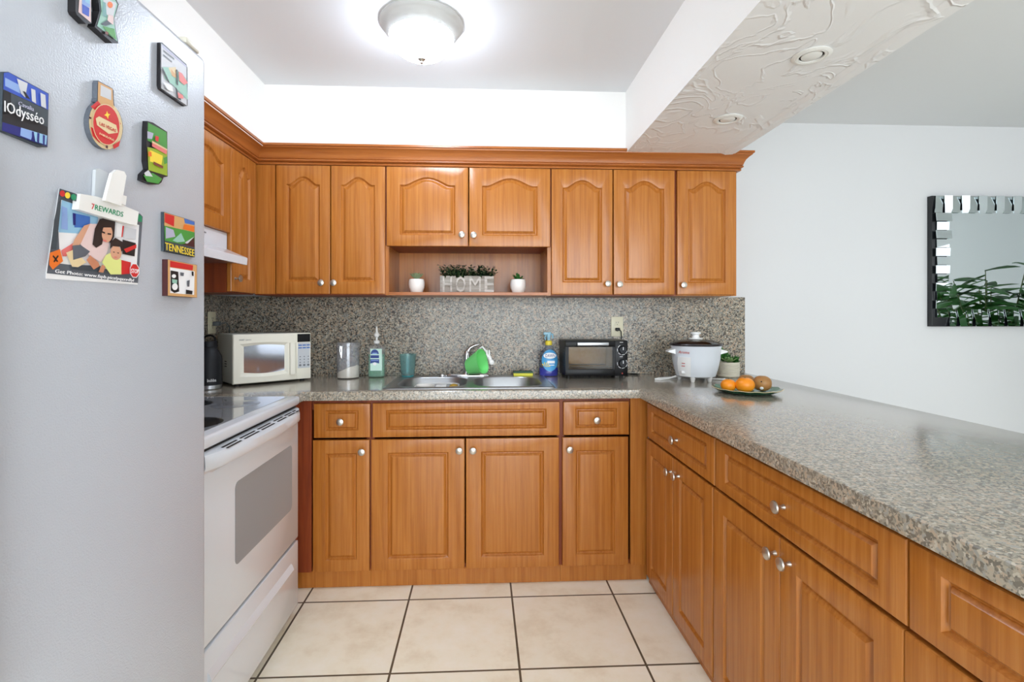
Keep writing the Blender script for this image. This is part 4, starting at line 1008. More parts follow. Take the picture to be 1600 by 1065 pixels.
# door: bowed frame around the window with a recessed surround
B = MB(); n = 8
def bow(u): return -.010*math.sin(PI*u*.9)
rings = []
def dring(x0, x1, z0, z1, y, sag=0):
    P = []
    for i in range(n+1): u = i/n; P.append((x0+(x1-x0)*u, y+bow((x0+(x1-x0)*u)/MW), z0-sag*math.sin(PI*u)))
    for i in range(n+1): u = i/n; P.append((x1+(x0-x1)*u, y+bow((x1+(x0-x1)*u)/MW), z1+sag*math.sin(PI*u)))
    return P
za, zb = f0+.001, f0+MH-.001
wx0, wx1, wz0, wz1 = .050, dx1-.062, f0+.055, f0+MH-.062
B.loops([dring(0, dx1, za, zb, .014), dring(0, dx1, za, zb, .004), dring(.004, dx1-.002, za+.004, zb-.004, 0), dring(wx0-.022, wx1+.016, wz0-.018, wz1+.014, -.0005, .006), dring(wx0-.010, wx1+.008, wz0-.009, wz1+.006, .004, .007), dring(wx0, wx1, wz0, wz1, .007, .008)], 0, True, True, False)
do = B.build('door', 'cream_plastic', mw, local=True, ang=.4)
B = MB(); B.loops([dring(wx0-.001, wx1+.001, wz0-.001, wz1+.001, .0068, .008)[:n+1], list(reversed(dring(wx0-.001, wx1+.001, wz0-.001, wz1+.001, .0068, .008)[n+1:]))], 0, False)
B.build('window', 'mw_glass', do, local=True)
B = MB(); hx = wx1+.020
B.loops([[(hx+dx_, y+bow(hx/MW), z) for dx_, y in ((0, .002), (.006, -.010), (.026, -.014), (.036, -.008), (.036, .004))] for z in (f0+.030, f0+.06, f0+MH-.08, f0+MH-.05)], 0, False)
B.loops([[(hx+dx_, y+bow(hx/MW), z) for dx_, y in ((0, .002), (.006, -.010), (.026, -.014), (.036, -.008), (.036, .004))] for z in (f0+.030,)]*1+[[(hx+dx_, .004, f0+.030) for dx_ in (0, .006, .026, .036, .036)]], 0, False)
B.build('handle', 'cream_plastic', do, local=True)
B = MB(); B.text('SHARP', (.026, bow(.1)-.0012, zb-.030), (1, 0, 0), (0, 0, 1), .010, 0, .024); B.text('CAROUSEL', (.054, bow(.16)-.0014, zb-.030), (1, 0, 0), (0, 0, 1), .008, 0, .034)
B.build('lettering', 'grey_mid', do, local=True, smooth=False, recalc=False)
MB().box(dx1, MW, .001+bow(.9), .014, f0+.001, f0+MH-.001, 0, .003).build('control_panel', 'cream_plastic', mw, local=True)
yk = bow(.9)+.0003
MB().box(dx1+.004, MW-.004, yk-.001, yk+.002, f0+MH-.048, f0+MH-.006).build('display', 'black', mw, local=True, smooth=False)
MB().box(dx1+.006, MW-.006, yk-.0006, yk+.002, f0+.058, f0+MH-.052).build('keypad', 'grey_light', mw, local=True, smooth=False)
B = MB(); kx = [dx1+.018, dx1+.0395, dx1+.061]
for r_ in range(2):
    for c_ in range(3): B.box(kx[c_]-.009, kx[c_]+.009, yk-.0012, yk, f0+MH-.068-r_*.014, f0+MH-.062-r_*.014, 0)
B.build('key', 'p_blue', mw, local=True, smooth=False)
B = MB()
for r_ in range(4):
    for c_ in range(3): B.lathe([(.0001, .0008), (.0035 if r_ < 3 else .007, .0006)], (kx[c_], yk-.0006, f0+.118-r_*.015), (0, -1, 0), 12, sy=.8)
B.build('number_keys', 'grey_mid', mw, local=True, smooth=False)
for x, y in ((.03, .035), (MW-.03, .035), (.03, MD-.03), (MW-.03, MD-.03)):
    MB().lathe([(.012, .0005), (.012, f0+.001), (.0001, f0+.001)], (x, y, 0), seg=14).build('foot', 'rubber', mw, local=True)
# outlet on the side wall behind, grey plug
oc = atx(330, 504, XL+.017)
o2, _ = outlet('ivory outlet on the side wall granite behind the black bottle, grey plug in it', (XL+.0173, oc.y, oc.z), (0, -1, 0), (1, 0, 0))
q = Vector((XL+.027, oc.y+.004, oc.z-.006))
b = MB(); b.box(q.x, q.x+.035, q.y-.012, q.y+.012, q.z-.010, q.z+.012, 0, .004)
b.tube([q+Vector((.033, 0, 0)), q+Vector((.05, .03, .006)), q+Vector((.048, .07, -.02)), q+Vector((.03, .10, -.10)), (XL+.03, oc.y+.13, CZ+.20)], .003, 8)
b.M = Matrix()
b.build('power_cord', mat('grey_cord', (88, 94, 98), .5), mw)
# ------------------------------------------------------------------ black drinking bottle
p = atz(327, 607, CZ); bt = Vector((p.x, p.y, CZ)); k = F/((p.y-CAM.y)*math.cos(YAW)+p.x*math.sin(YAW))
R = 18/k; HBt = (607-546)/k; 
bo = thing('drink_bottle', 'matte black drink bottle with steel base standing beside the microwave', 'bottle', tuple(bt))
H = aty(327, 533, bt.y).z-CZ
MB().lathe([(.0001, .001), (R*.93, .001), (R*.97, .004), (R*.97, .020)], bt, seg=36).build('base_band', 'steel', bo)
MB().lathe([(R*.97, .020), (R, .022), (R, H*.62), (R*.97, H*.68), (R*.72, H*.80), (R*.60, H*.84), (R*.58, H*.875), (R*.5, H*.875)], bt, seg=36).build('body', 'black_matte', bo)
lidb = MB().lathe([(R*.58, H*.878), (R*.62, H*.885), (R*.62, H*.975), (R*.58, H), (.0001, H)], bt, seg=30).build('lid', 'black_matte', bo)
MB().tube([bt+Vector((R*.5*math.cos(a), 0, H-.004+.032*math.sin(a)**.6 if math.sin(a) > 0 else H-.004)) for a in [PI*i/12 for i in range(13)]], .0045, 8).build('carry_loop', 'black', lidb)
b = MB()
q = bt+Vector((R*.02, -R*1.0-.0006, .038)); an = -PI/2+.65
u_ = Vector((-math.sin(an), math.cos(an), 0)); c0 = bt+Vector((math.cos(an)*(R+.0012), math.sin(an)*(R+.0012), .038))
b.text('bubba', c0-u_*.018, u_, (0, 0, 1), .020, 0, .036)
b.build('lettering', 'white_print', bo, smooth=False, recalc=False)

# ------------------------------------------------------------------ range hood
hd = thing('range_hood', 'white range hood under the short wall cabinet above the stove', 'range hood', (XL, (YLb+YLc)/2, 1.48))
ya, yb = YLc+.004, YLb-.004
xh0 = atx(349, 375, -1.15).x; xb = -1.150; xf = XY(386, -1.0)
fb = aty(386, 414, yb)      # front lower corner at the far end
XH = fb.x; ZH0 = fb.z; ZHm = aty(386, 402.5, yb).z; ZHs = aty(349, 389, yb).z
b = MB()
prof = [(XL+.003, ZH-.002), (xb, ZH-.002), (xb, ZHs), (XH, ZHm), (XH+.002, ZHm-.004), (XH, ZH0), (XH-.012, ZH0), (XH-.012, ZH0+.012), (XL+.003, ZH0+.012)]
b.prism([(x, ya, z) for x, z in prof], (0, yb-ya, 0)); b.build('canopy', 'white_enamel', hd)
MB().box(XL+.02, XH-.03, ya+.02, yb-.02, ZH0+.006, ZH0+.011).build('filter', 'steel', hd, smooth=False)
b = MB()
for k_ in range(3): b.box(xb, xb+.001, yb-.20-k_*.05, yb-.17-k_*.05, ZH-.030, ZH-.024)
b.build('vent_slots', 'grey_mid', hd, smooth=False)

# ------------------------------------------------------------------ stove
SXF = -.766; SY0, SY1 = -.778, -1.506                # far and near ends
st = thing('stove', 'white electric range with smooth cooktop and windowed oven door', 'stove', (-1.1, (SY0+SY1)/2, 0))
b = MB(); b.box(-1.40, -.795, SY1+.003, SY0-.003, .045, .882); b.build('body', 'white_enamel', st, smooth=False)
b = MB(); b.box(-1.40, SXF, SY1, SY0, .884, .920, 0, .009, 3); b.build('cooktop_frame', 'white_enamel', st)
MB().box(-1.365, SXF-.042, SY1+.022, SY0-.022, .9195, .9212, 0, .0005).build('cooktop_glass', 'cooktop', st, smooth=False)
for x, y, r_, m_ in ((-.920, -1.322, .103, 'burner'), (-1.20, -1.32, .085, 'burner'), (-1.137, -.975, .105, 'burner'), (-.935, -.975, .085, 'burner_glare')):
    MB().lathe([(.0001, .9217), (r_-.004, .9217), (r_, .9213)], (x, y, 0), seg=44).build('burner', m_, st)
b = MB(); b.prism([(-1.40, SY1+.005, .921), (-1.315, SY1+.005, .921), (-1.345, SY1+.005, 1.06), (-1.40, SY1+.005, 1.06)], (0, SY0-SY1-.01, 0)); bg = b.build('backguard', 'white_enamel', st, smooth=False)
for y in (-.86, -.96, -1.34, -1.44): MB().lathe([(.02, 0), (.018, .02), (.0001, .021)], (-1.331, y, .99), (.98, 0, .2), 18).build('knob', 'white_plastic', bg)
zs = .322; xd_ = -.772
MB().box(-.795, -.782, SY1+.004, SY0-.004, .862, .8835).build('vent_gap', 'dark', st, smooth=False)
dr = MB().box(-.794, xd_, SY1+.002, SY0-.002, zs+.006, .873, 0, .005).build('oven_door', 'white_enamel', st)
# window with rounded corners, on the door face
wa = [atx(367, 757, xd_), atx(456, 692, xd_), atx(456, 794, xd_), atx(367, 886, xd_)]
wy0, wy1 = (wa[0].y+wa[3].y)/2, (wa[1].y+wa[2].y)/2; wz0, wz1 = (wa[2].z+wa[3].z)/2, (wa[0].z+wa[1].z)/2
q = [(xd_+.0008, y_, z_) for y_, z_, _ in rrect(wy0, wy1, wz0, wz1, .022, 0)]
MB().prism(q, (-.002, 0, 0)).build('window', 'glass_dark', dr, smooth=False)
# curved bar handle with a vented top
hz_ = atx(478, 645, xd_+.02).z
n = 14; rings = []
for i in range(n+1):
    u = i/n; y = SY1+.006+(SY0-SY1-.012)*u; e = math.sin(PI*u)**.35 if 0 < u < 1 else 0
    out_ = .006+.034*e
    rings.append([(xd_-.002, y, .872), (xd_+out_*.75, y, .868), (xd_+out_, y, .858), (xd_+out_+.001, y, .832), (xd_+out_-.003, y, .824), (xd_+out_*.45, y, .826), (xd_-.002, y, .806)])
MB().loops(rings, 0, False, False, False).loops([rings[0]], 0).build('handle', 'white_enamel', dr, ang=.7)
b = MB()
for i, (u0, u1) in enumerate(((.12, .24), (.27, .41), (.44, .58), (.62, .73), (.76, .85), (.87, .91))):
    ya_, yb_ = SY1+(SY0-SY1)*u0, SY1+(SY0-SY1)*u1
    for x_, z_ in ((xd_+.008, .8708), (xd_+.022, .8692)): b.prism([(x_, ya_, z_+.0012), (x_+.006, ya_, z_+.0006), (x_+.006, yb_, z_+.0006), (x_, yb_, z_+.0012)], (0, 0, -.001))
b.build('vent_slots', 'dark', dr, smooth=False)
dw = MB().box(-.794, xd_, SY1+.002, SY0-.002, .045, zs-.006, 0, .005).build('storage_drawer', 'white_enamel', st)
b = MB(); zl = .225
b.loops([[(xd_-.001, y, zl+.030), (xd_+.006, y, zl+.020), (xd_+.012, y, zl+.004), (xd_+.010, y, zl-.002), (xd_-.001, y, zl-.004)] for y in (SY1+.03, SY0-.08)], 0, False, True, True)
b.build('pull_lip', 'white_enamel', dw)
MB().box(-.80, -.786, SY1+.004, SY0-.004, zs-.010, zs+.010).build('door_gasket', 'dark', st, smooth=False)
for x, y in ((-.83, SY0-.05), (-.83, SY1+.05), (-1.36, SY0-.05), (-1.36, SY1+.05)):
    MB().lathe([(.016, .0005), (.016, .012), (.008, .014), (.008, .046), (.0001, .046)], (x, y, 0), seg=14).build('foot', 'rubber', st)

# ------------------------------------------------------------------ refrigerator
FX = -.62; FY = YX(323, FX); FZ = atx(323, 93, FX).z
FYs, FYn = FY-.58, FY-.915
fg = thing('refrigerator', 'white pebbled refrigerator covered with souvenir magnets', 'refrigerator', (-1.02, FY-.46, 0))
MB().box(-1.40, -.70, FYn, FY-.004, .04, FZ-.015, 0, .004).build('body', 'fridge', fg)
d1 = MB().box(-.694, FX, FYs+.003, FY, .06, FZ, 0, .014, 4).build('door', 'fridge', fg)
d2 = MB().box(-.694, FX, FYn, FYs-.003, .06, FZ, 0, .014, 4).build('door', 'fridge', fg)
for dd, y in ((d1, FYs+.035), (d2, FYs-.035)):
    MB().tube([(FX, y, .75), (FX+.035, y, .79), (FX+.035, y, 1.45), (FX, y, 1.49)], .012, 12).build('handle', 'white_plastic', dd)
MB().box(-.70, -.66, FYn+.01, FY-.01, .012, .058).build('kick_grille', 'grey_mid', fg, smooth=False)
hg = atx(301, 76, FX-.03)
MB().box(-.70, FX-.004, FY-.070, FY-.02, FZ+.0005, FZ+.014, 0, .004).build('hinge_cover', 'fridge_trim', fg)
for x, y in ((-.75, FY-.06), (-.75, FYn+.06), (-1.35, FY-.06), (-1.35, FYn+.06)):
    MB().lathe([(.02, .0005), (.02, .041), (.0001, .041)], (x, y, 0), seg=14).build('foot', 'rubber', fg)
# ---- magnets and the print, lying on the door
class Art:
    """flat artwork traced in a zoomed view of the photo, laid at a height above the fridge door"""
    def __init__(s, ox, oy, k): s.ox, s.oy, s.k = ox, oy, k
    def p(s, x, y, h): return atx(s.ox+x/s.k, s.oy+y/s.k, FX+h)
    def pts(s, q, h): return [s.p(x, y, h) for x, y in q]
def magnet(label, A, outl, th, side, layers, cat='magnet', name='fridge_magnet', face=None, group='souvenir magnets', texts=()):
    P = A.pts(outl, th)
    c = sum(P, Vector())/len(P); c.x = FX
    o = thing(name, label, cat, tuple(c), 0, group)
    mats = [side]+([face] if face else [side])
    B = MB(); B.prism([Vector((FX+.0004, q.y, q.z)) for q in P], (th-.0004, 0, 0), 1, 0); B.build('plaque', mats, o, smooth=False)
    if layers or texts:
        ms = []; B = MB()
        for i, (m, poly) in enumerate(layers):
            if m not in ms: ms.append(m)
            B.poly(A.pts(poly, th+.0003+.00022*i), ms.index(m))
        for txt, m, p0, p1, ptop in texts:
            if m not in ms: ms.append(m)
            h = th+.0004+.00022*(len(layers)+1)
            a, c_, t_ = A.p(*p0, h), A.p(*p1, h), A.p(*ptop, h)
            u = c_-a; v = t_-a; B.text(txt, a, u, v, v.length*1.4, ms.index(m), u.length)
        B.build('artwork', ms, o, smooth=False, recalc=False)
    return o
def ell(cx, cy, ax, ay, bx, by, n=28, a0=0, a1=2*PI): return [(cx+ax*math.cos(a0+(a1-a0)*i/n)+bx*math.sin(a0+(a1-a0)*i/n), cy+ay*math.cos(a0+(a1-a0)*i/n)+by*math.sin(a0+(a1-a0)*i/n)) for i in range(n+(0 if abs(a1-a0-2*PI) < 1e-6 else 1))]
A1 = Art(100, 0, 13.31)
magnet('dark framed magnet shaped like a panel at the top edge, beside the notched one', A1, [(240, -260), (575, -140), (575, 490), (460, 500), (270, 310), (240, 240)], .012, 'p_black',
       [('p_pink', [(330, -190), (560, -110), (560, 470), (300, 250)]), ('p_lblue', [(375, -130), (545, -80), (545, 160), (375, 100)]), ('p_ultra', [(375, 80), (530, 170), (520, 350), (380, 270)]), ('p_sky', [(440, -60), (540, -60), (540, 90), (440, 40)])])
magnet('dark edged magnet with a notched star-like outline at the top of the fridge', A1, [(700, -230), (1060, -60), (1140, 90), (1040, 400), (1130, 900), (1010, 900), (640, 560), (740, 230)], .012, 'p_black',
       [('p_mint', [(740, -160), (1050, -20), (1115, 90), (1030, 400), (1110, 860), (690, 540), (780, 230)]), ('p_lgrey', [(800, -60), (1090, 60), (1020, 360), (880, 300)]), ('p_teal', [(810, 30), (870, 60), (890, 360), (800, 330)]), ('p_orange', ell(960, 100, 55, 10, 0, 65)), ('p_pink', [(920, 300), (1030, 330), (1030, 520), (900, 440)]),
        ('p_slate', [(760, 500), (900, 420), (1000, 500), (860, 540)]), ('p_leaf', [(800, 540), (1050, 600), (1090, 830), (950, 720)]), ('p_brown', [(870, 640), (930, 680), (910, 730), (850, 690)])])
A2 = Art(0, 100, 7.611)
magnet('square blue and black magnet with the white word Odysséo', A2, [(35, 95), (100, 92), (580, 350), (565, 990), (510, 990), (22, 790)], .008, 'p_slate',
       [('p_ultra', [(45, 105), (100, 98), (575, 355), (572, 545), (40, 300)]), ('p_lblue', [(60, 260), (60, 160), (230, 250), (240, 350)]), ('p_lgrey', [(200, 170), (330, 230), (300, 400), (250, 350)]), ('p_lgrey', [(370, 290), (420, 310), (430, 470), (380, 440)]), ('p_lgrey', [(480, 340), (540, 370), (550, 530), (490, 500)]), ('p_black', [(270, 320), (300, 330), (360, 420), (310, 400)]),
        ('p_black', [(40, 300), (572, 550), (568, 850), (30, 690)]), ('p_slate', [(130, 350), (572, 552), (570, 750), (130, 560)]),
        ('p_navy', [(30, 690), (568, 850), (560, 980), (25, 790)]), ('p_lblue', [(250, 755), (400, 800), (370, 900), (240, 850)]), ('p_sky', [(400, 800), (560, 850), (550, 960), (420, 920)]), ('p_navy', [(380, 800), (405, 810), (400, 910), (380, 890)]), ('p_navy', [(445, 815), (470, 825), (465, 940), (440, 920)]), ('p_navy', [(510, 840), (535, 850), (530, 960), (510, 945)])],
       texts=[("lOdysséo", 'p_white', (45, 560), (515, 720), (45, 425)), ('Cavalia', 'p_lav', (215, 485), (400, 560), (220, 435))])
A3 = Art(120, 110, 7.611)
ro = [(255, 120), (420, 210), (440, 240), (440, 330), (455, 460)]+ell(345, 650, 200, 100, 45, -275, 26, 1.0, -PI*1.28)+[(230, 375), (240, 330), (242, 150)]
chip = magnet('round red casino chip bottle opener magnet with a loop on top', A3, ro, .008, 'p_grey', [
       ('p_cream', ell(345, 650, 195, 98, 43, -272)), ('p_tan', [(255, 130), (425, 220), (430, 330), (440, 450), (250, 390), (250, 330)]), ('p_lgrey', [(285, 170), (410, 235), (410, 355), (280, 300)]),
       ('p_red', [(165, 430), (250, 360), (300, 420), (230, 480)]), ('p_red', [(430, 450), (470, 500), (525, 640), (500, 640)]), ('p_red', [(165, 670), (200, 690), (290, 830), (270, 860), (190, 780)]), ('p_red', [(430, 890), (520, 830), (500, 900), (440, 935)]), ('p_maroon', [(345, 880), (370, 885), (370, 930), (345, 920)]), ('p_maroon', [(145, 545), (175, 560), (170, 580), (145, 570)]),
       ('p_cream', ell(352, 645, 162, 88, 38, -232)), ('p_red', ell(352, 645, 152, 82, 35, -222)), ('p_yellow', [(360, 480), (372, 515), (400, 520), (378, 540), (372, 580), (355, 545), (325, 530), (350, 515)]),
       ('p_cream', [(225, 570), (265, 545), (470, 650), (490, 740), (380, 755), (240, 650)])],
       texts=[('LAS VEGAS', 'red_dark', (268, 645), (462, 735), (268, 605)), ('FABULOUS', 'p_cream', (270, 760), (440, 840), (270, 735))])
A4 = Art(235, 55, 8.875)
magnet('grey square magnet with pink birds on blue, near the top corner of the door', A4, [(140, 105), (165, 100), (500, 400), (515, 450), (515, 980), (480, 985), (150, 750), (135, 700)], .007, 'p_black',
       [('p_lgrey', [(150, 115), (500, 420), (505, 975), (150, 735)]), ('p_lav', [(160, 120), (490, 410), (500, 450), (170, 170)]), ('p_grey', [(180, 200), (330, 320), (330, 345), (180, 225)]), ('p_grey', [(180, 260), (300, 360), (300, 378), (180, 282)]), ('p_mint', [(170, 440), (330, 450), (500, 600), (520, 900), (300, 680), (200, 600)]), ('p_cream', [(250, 450), (350, 440), (370, 600), (300, 560)]), ('p_tan', [(285, 470), (350, 540), (345, 590), (300, 560)]),
        ('p_black', [(170, 445), (270, 660), (250, 650), (160, 480)]), ('p_salmon', [(390, 500), (440, 530), (520, 660), (470, 690), (400, 630)]), ('p_black', [(355, 470), (375, 480), (385, 700), (365, 680)]), ('p_black', [(345, 720), (360, 730), (430, 910), (370, 870)]), ('p_salmon', [(375, 790), (450, 830), (460, 880), (390, 870)]), ('p_white', [(170, 640), (300, 700), (320, 780), (240, 760)]), ('p_black', [(165, 640), (190, 720), (280, 780), (200, 740)])])
A5 = Art(205, 180, 8.875)
magnet('green and yellow state-shaped magnet with a jagged lower edge', A5, [(225, 80), (300, 100), (500, 230), (505, 850), (450, 860), (420, 930), (380, 960), (300, 960), (220, 930), (150, 900), (160, 820), (230, 750), (210, 640), (215, 200), (220, 140)], .009, 'p_black',
       [('p_leaf', [(235, 100), (490, 235), (500, 480), (225, 350)]), ('p_lav', [(225, 220), (310, 250), (290, 330), (225, 320)]), ('p_lime', [(225, 440), (500, 500), (500, 840), (240, 760)]), ('p_yellow', [(260, 480), (440, 560), (420, 690), (260, 640)]), ('p_leaf', [(450, 590), (500, 570), (500, 660), (460, 680)]), ('p_leaf', [(170, 830), (300, 800), (430, 880), (380, 950), (220, 920)]), ('p_lgrey', [(180, 800), (240, 760), (300, 850), (200, 840)]),
        ('p_salmon', [(290, 350), (500, 470), (490, 545), (290, 430)]), ('p_cream', [(290, 355), (500, 470), (500, 490), (290, 380)]), ('p_red', [(335, 280), (385, 300), (375, 370), (335, 350)]), ('p_brown', [(310, 640), (445, 705), (440, 740), (310, 680)]), ('p_orange', [(235, 500), (280, 510), (285, 570), (240, 570)])])
A6 = Art(235, 320, 6.656)
magnet('colourful square magnet lettered TENNESSEE', A6, [(140, 72), (460, 170), (462, 545), (140, 480)], .006, 'p_slate',
       [('p_tan', [(145, 78), (458, 172), (458, 285), (145, 215)]), ('p_red', [(150, 85), (250, 115), (245, 225), (150, 180)]), ('p_blue', [(350, 140), (458, 175), (458, 210), (360, 190)]), ('p_orange', [(350, 200), (458, 225), (455, 280), (340, 250)]), ('p_leaf', [(145, 215), (458, 285), (458, 440), (150, 370)]), ('p_lav', [(160, 230), (240, 260), (260, 330), (160, 350)]), ('p_mint', [(230, 370), (320, 290), (360, 380), (280, 390)]), ('p_lgrey', [(360, 390), (455, 330), (380, 410)]), ('p_maroon', [(390, 400), (455, 340), (458, 440), (320, 410)]), ('p_slate', [(150, 370), (458, 440), (458, 540), (150, 475)])],
       texts=[('TENNESSEE', 'p_yellow', (152, 465), (456, 535), (152, 385))])
magnet('square magnet with a scalloped tan border and black and white drawing', A6, [(180, 565), (485, 625), (485, 965), (180, 945)], .011, 'p_maroon',
       [('p_tan', [(182, 568), (483, 627), (483, 962), (182, 942)]), ('p_white', [(205, 650), (460, 690), (455, 935), (205, 915)]), ('p_red', [(205, 580), (445, 628), (440, 680), (205, 645)]), ('p_black', [(210, 680), (290, 695), (300, 900), (250, 915), (212, 890)]), ('p_mint', [(225, 770), (280, 780), (275, 820), (228, 810)]), ('p_white', ell(255, 850, 30, 0, 0, 35)), ('p_white', ell(245, 740, 22, 0, 0, 20)), ('p_grey', [(310, 700), (350, 705), (345, 740), (312, 735)]), ('p_grey', [(380, 790), (410, 780), (405, 850), (385, 850)]), ('p_black', [(370, 880), (440, 895), (435, 930), (370, 925)]), ('p_black', [(430, 690), (450, 695), (450, 740), (432, 735)])])
# the photo print held by a white clip
A7 = Art(60, 250, 5.322)
magnet('souvenir photo print of a seated adult and child, held on the fridge by the clip', A7, [(175, 235), (845, 445), (868, 470), (825, 1035), (65, 985), (65, 940)], .0012, 'p_white',
       [('p_grey', [(175, 235), (845, 445), (868, 470), (828, 1022), (70, 940)]), ('p_white', [(190, 330), (838, 540), (815, 935), (180, 860), (165, 560)]), ('p_sky', [(195, 330), (500, 440), (480, 620), (170, 600), (165, 560)]), ('p_blue', [(290, 440), (430, 470), (430, 560), (300, 560)]), ('p_lblue', [(195, 380), (240, 400), (245, 580), (190, 570)]), ('p_navy', [(285, 440), (310, 445), (310, 540), (290, 540)]),
        ('p_salmon', [(190, 750), (320, 670), (330, 720), (230, 800), (200, 800)]), ('p_white', [(650, 520), (700, 530), (690, 640), (640, 640)]), ('p_red', [(700, 545), (712, 548), (700, 640), (690, 640)]), ('p_lgrey', [(715, 550), (815, 575), (810, 660), (710, 650)]), ('p_black', [(700, 660), (810, 690), (800, 800), (700, 780)]), ('p_red', [(710, 740), (815, 700), (815, 730), (730, 770)]), ('p_slate', [(330, 870), (520, 880), (500, 930), (280, 905)]),
        ('p_skin', [(380, 545), (440, 525), (420, 600), (330, 720), (280, 710), (300, 660)]), ('p_pink', [(430, 530), (500, 530), (590, 700), (560, 800), (520, 850), (420, 790), (350, 700)]), ('p_cream', [(230, 770), (290, 745), (400, 850), (330, 890), (280, 885)]), ('p_grey', [(285, 710), (350, 705), (430, 760), (390, 800), (290, 830)]), ('p_skin2', [(430, 790), (500, 850), (510, 880), (460, 910), (400, 830)]),
        ('p_hair', [(510, 490), (560, 480), (640, 510), (630, 640), (600, 690), (540, 640), (530, 700), (480, 730), (450, 700), (470, 570)]), ('p_skin', ell(572, 612, 44, 10, 8, -72)), ('p_hair', [(515, 500), (620, 520), (618, 560), (540, 560), (525, 620)]), ('p_hair', [(530, 590), (555, 600), (553, 612), (530, 603)]), ('p_hair', [(575, 606), (606, 610), (604, 622), (577, 618)]), ('p_salmon', [(535, 660), (570, 668), (566, 680), (540, 672)]),
        ('p_red', [(690, 830), (770, 850), (760, 945), (690, 950)]), ('p_skin2', [(530, 870), (560, 880), (540, 935), (500, 930)]), ('p_yel', [(560, 790), (600, 770), (690, 830), (690, 950), (600, 950), (530, 850)]), ('p_skin', ell(645, 770, 46, 6, 2, -60)), ('p_hair', [(595, 740), (600, 680), (640, 645), (700, 680), (705, 750), (690, 760), (680, 720), (620, 715)]), ('p_hair', ell(628, 765, 7, 1, 0, 4, 10)), ('p_hair', ell(664, 772, 7, 1, 0, 4, 10)), ('p_salmon', [(630, 800), (655, 804), (650, 812), (632, 808)]),
        ('p_orange', [(95, 770), (180, 740), (205, 840), (120, 910), (90, 870)]), ('p_black', [(125, 790), (165, 840), (155, 848), (118, 800)]), ('p_black', [(160, 790), (170, 797), (135, 850), (125, 842)]),
        ('p_slate', [(175, 240), (325, 285), (318, 345), (170, 300)]), ('p_red', ell(200, 278, 22, 2, 0, 26)), ('p_yellow', ell(243, 293, 22, 2, 0, 26)), ('p_green', ell(293, 308, 22, 2, 0, 26)), ('p_green', [(830, 445), (862, 470), (860, 515), (828, 510)]),
        ('p_slate', [(165, 350), (190, 325), (185, 400), (150, 740), (105, 740), (130, 500)]),
        ('p_white', ell(800, 918, 42, 3, 0, 64, 8, .39, .39+2*PI)), ('p_red', ell(800, 918, 37, 3, 0, 57, 8, .39, .39+2*PI))],
       'photo print', 'photo_print', 'p_white', None, texts=[('Get Photo: www.fspb.pics/pqaxvdlyl', 'p_white', (135, 935), (790, 1010), (140, 905)), ('STOP', 'p_white', (770, 938), (832, 943), (772, 900))])
cl = thing('clip', 'white plastic clip lettered 7REWARDS holding the photo print on the fridge', 'clip', tuple(A7.p(580, 430, 0)))
h = .014
P = A7.pts([(350, 280), (470, 300), (580, 330), (690, 370), (835, 430), (820, 545), (600, 490), (335, 410)], h)
B = MB(); B.prism([Vector((FX+.0040, q.y, q.z)) for q in P], (h-.0040, 0, 0)); B.build('bar', 'white_plastic', cl, smooth=False)
hP = A7.pts([(550, 335), (590, 180), (610, 110), (650, 80), (710, 95), (728, 130), (710, 240), (685, 380)], h+.010)
B = MB(); B.prism([q-Vector((.004, 0, 0)) for q in hP], (.005, 0, 0)); B.build('front_lever', 'white_plastic', cl, smooth=False)
hP = A7.pts([(470, 300), (480, 80), (510, 70), (580, 105), (570, 190), (560, 330)], .006)
B = MB(); B.prism([Vector((FX+.0006, q.y, q.z)) for q in hP], (.005, 0, 0)); B.build('back_lever', 'grey_light', cl, smooth=False)
B = MB(); B.prism([q+Vector((.001, 0, 0)) for q in A7.pts([(560, 330), (600, 345), (680, 375), (690, 300), (580, 270)], h)], (.008, 0, 0)); B.build('spring_bridge', 'white_plastic', cl, smooth=False)
B = MB(); hh_ = h+.0006
def tx(t_, m, p0, p1, pt_):
    a, c_, t2 = A7.p(*p0, hh_), A7.p(*p1, hh_), A7.p(*pt_, hh_); B.text(t_, a, c_-a, t2-a, (t2-a).length*1.4, m, (c_-a).length)
tx('7', 0, (440, 405), (462, 410), (443, 358)); tx('REWARDS', 1, (466, 412), (700, 472), (470, 366))
B.build('lettering', ['p_red', 'p_green'], cl, smooth=False, recalc=False)

# ------------------------------------------------------------------ mirror on the dining wall
mx0 = XY(1460, -.05); mz1 = aty(1460, 304.5, -.05).z; mz0 = aty(1460, 510, -.05).z; mx1 = mx0+1.22
mi = thing('wall_mirror', 'wide wall mirror framed with staggered mirrored tiles, on the dining wall', 'mirror', ((mx0+mx1)/2, 0, mz0))
MB().box(mx0, mx1, -.034, -.001, mz0, mz1, 0, .001).build('backing', 'mirror_back', mi, smooth=False)
fw = .098
MB().box(mx0+fw-.01, mx1-fw+.01, -.040, -.0345, mz0+fw-.01, mz1-fw+.01, 0, .001).build('mirror_glass', 'mirror', mi, smooth=False)
def tile(pts, d, tilt=(0, 0)):
    c_ = Vector((sum(p[0] for p in pts)/len(pts), 0, sum(p[1] for p in pts)/len(pts)))
    B = MB(); B.prism([(x, -.0350-d+tilt[0]*(x-c_.x)+tilt[1]*(z-c_.z), z) for x, z in pts], (0, -.004, 0)); return B.build('mirror_tile', 'mirror', mi, smooth=False)
nh = 13; hh = (mz1-mz0-.105-.0)/nh
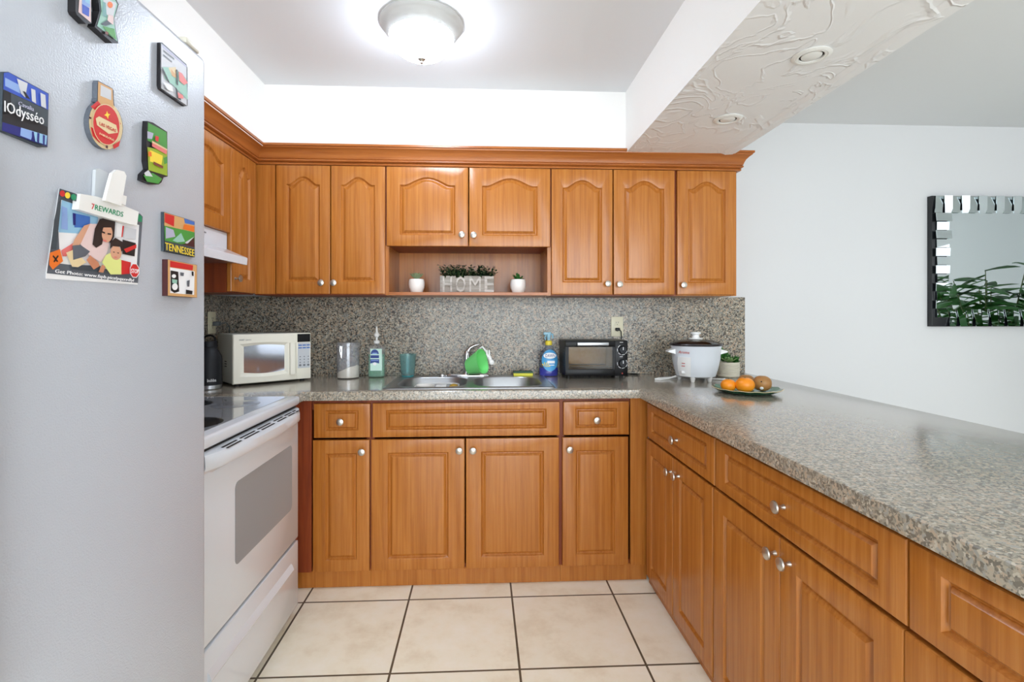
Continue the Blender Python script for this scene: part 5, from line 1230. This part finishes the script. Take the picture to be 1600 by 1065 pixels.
for side_ in (0, 1):
    for i in range(nh-1 if side_ == 0 else nh):
        za_ = mz1-fw-.006-hh*(i+1)+.002; zb_ = za_+hh-.004
        w0, w1 = (.012, .112) if i % 2 == 0 else (.024, .100)
        if side_: w0, w1 = w1, w0
        xa, xb_ = (mx0+w0, mx0+w1) if side_ == 0 else (mx1-w0, mx1-w1)
        tile([(xa, za_), (xb_, za_), (xb_, zb_), (xa, zb_)], .012 if i % 2 == 0 else .004, (random.uniform(-.05, .05), random.uniform(-.05, .05)) if i % 2 else ((.04, .10) if i < 4 else (.0, -.03)))
nt = 22; wt = (mx1-mx0)/nt
for row in (0, 1):
    z0_, z1_ = (mz1-fw-.006, mz1-.002) if row == 0 else (mz0+.002, mz0+fw+.006)
    for i in range(nt):
        xa = mx0+.010+(mx1-mx0-.02)*i/nt if row == 0 else mx0+fw+.004+(mx1-mx0-fw-.014)*i/nt; s_ = .014 if i % 2 == 0 else -.014; ww = (mx1-mx0-.02)/nt*1.0 if row == 0 else (mx1-mx0-fw-.014)/nt
        tile([(xa+.004-s_*.5, z0_), (xa+ww-.004-s_*.5, z0_), (xa+ww-.002+s_*.5, z1_), (xa+.002+s_*.5, z1_)], .004+.006*(i % 2), (.03 if i % 2 == 0 else -.03, .08 if (i % 2 == 0) else (-.14 if row == 0 else .04)))

# ------------------------------------------------------------------ tall house plants across the dining room (seen in the mirror)
def tall_plant(x, y, label, nst, h, L, wd, m):
    o = thing('house_plant', label, 'plant', (x, y, 0), 0, 'house plants seen in the mirror')
    MB().lathe([(.0001, .001), (.13, .001), (.14, .01), (.18, .30), (.185, .33), (.165, .33), (.16, .28), (.0001, .28)], (x, y, 0), seg=32).build('pot', 'ceramic', o)
    B = MB()
    for i in range(nst):
        a = random.uniform(0, 2*PI); rr = random.uniform(0, .08)
        b0 = Vector((x+rr*math.cos(a), y+rr*math.sin(a), .28)); lean = random.uniform(.05, .34)
        top = Vector((x+math.cos(a)*(rr+lean), y+math.sin(a)*(rr+lean), h*random.uniform(.75, 1)))
        mid = b0.lerp(top, .5)+Vector((0, 0, .08))
        B.tube([b0, mid, top], [.009, .007, .003], 6, 1)
        for j in range(22):
            t_ = .30+.70*j/21; q_ = b0.lerp(mid, t_*2) if t_ < .5 else mid.lerp(top, t_*2-1)
            a2 = a+random.uniform(-2.4, 2.4)
            leaf(B, q_, (math.cos(a2), math.sin(a2), random.uniform(-.5, .45)), (random.uniform(-.8, .8), random.uniform(-.8, .8), 1), L*random.uniform(.7, 1.1), wd*random.uniform(.8, 1.1), -.22, 0)
    B.build('foliage', [m, 'stem'], o)
tall_plant(4.45, -1.35, 'tall leafy house plant with long narrow leaves, reflected in the wall mirror', 14, 1.74, .30, .070, 'leaf')
tall_plant(3.72, -.55, 'shorter house plant with broad rounded leaves, reflected in the wall mirror', 9, 1.50, .19, .100, 'leaf')
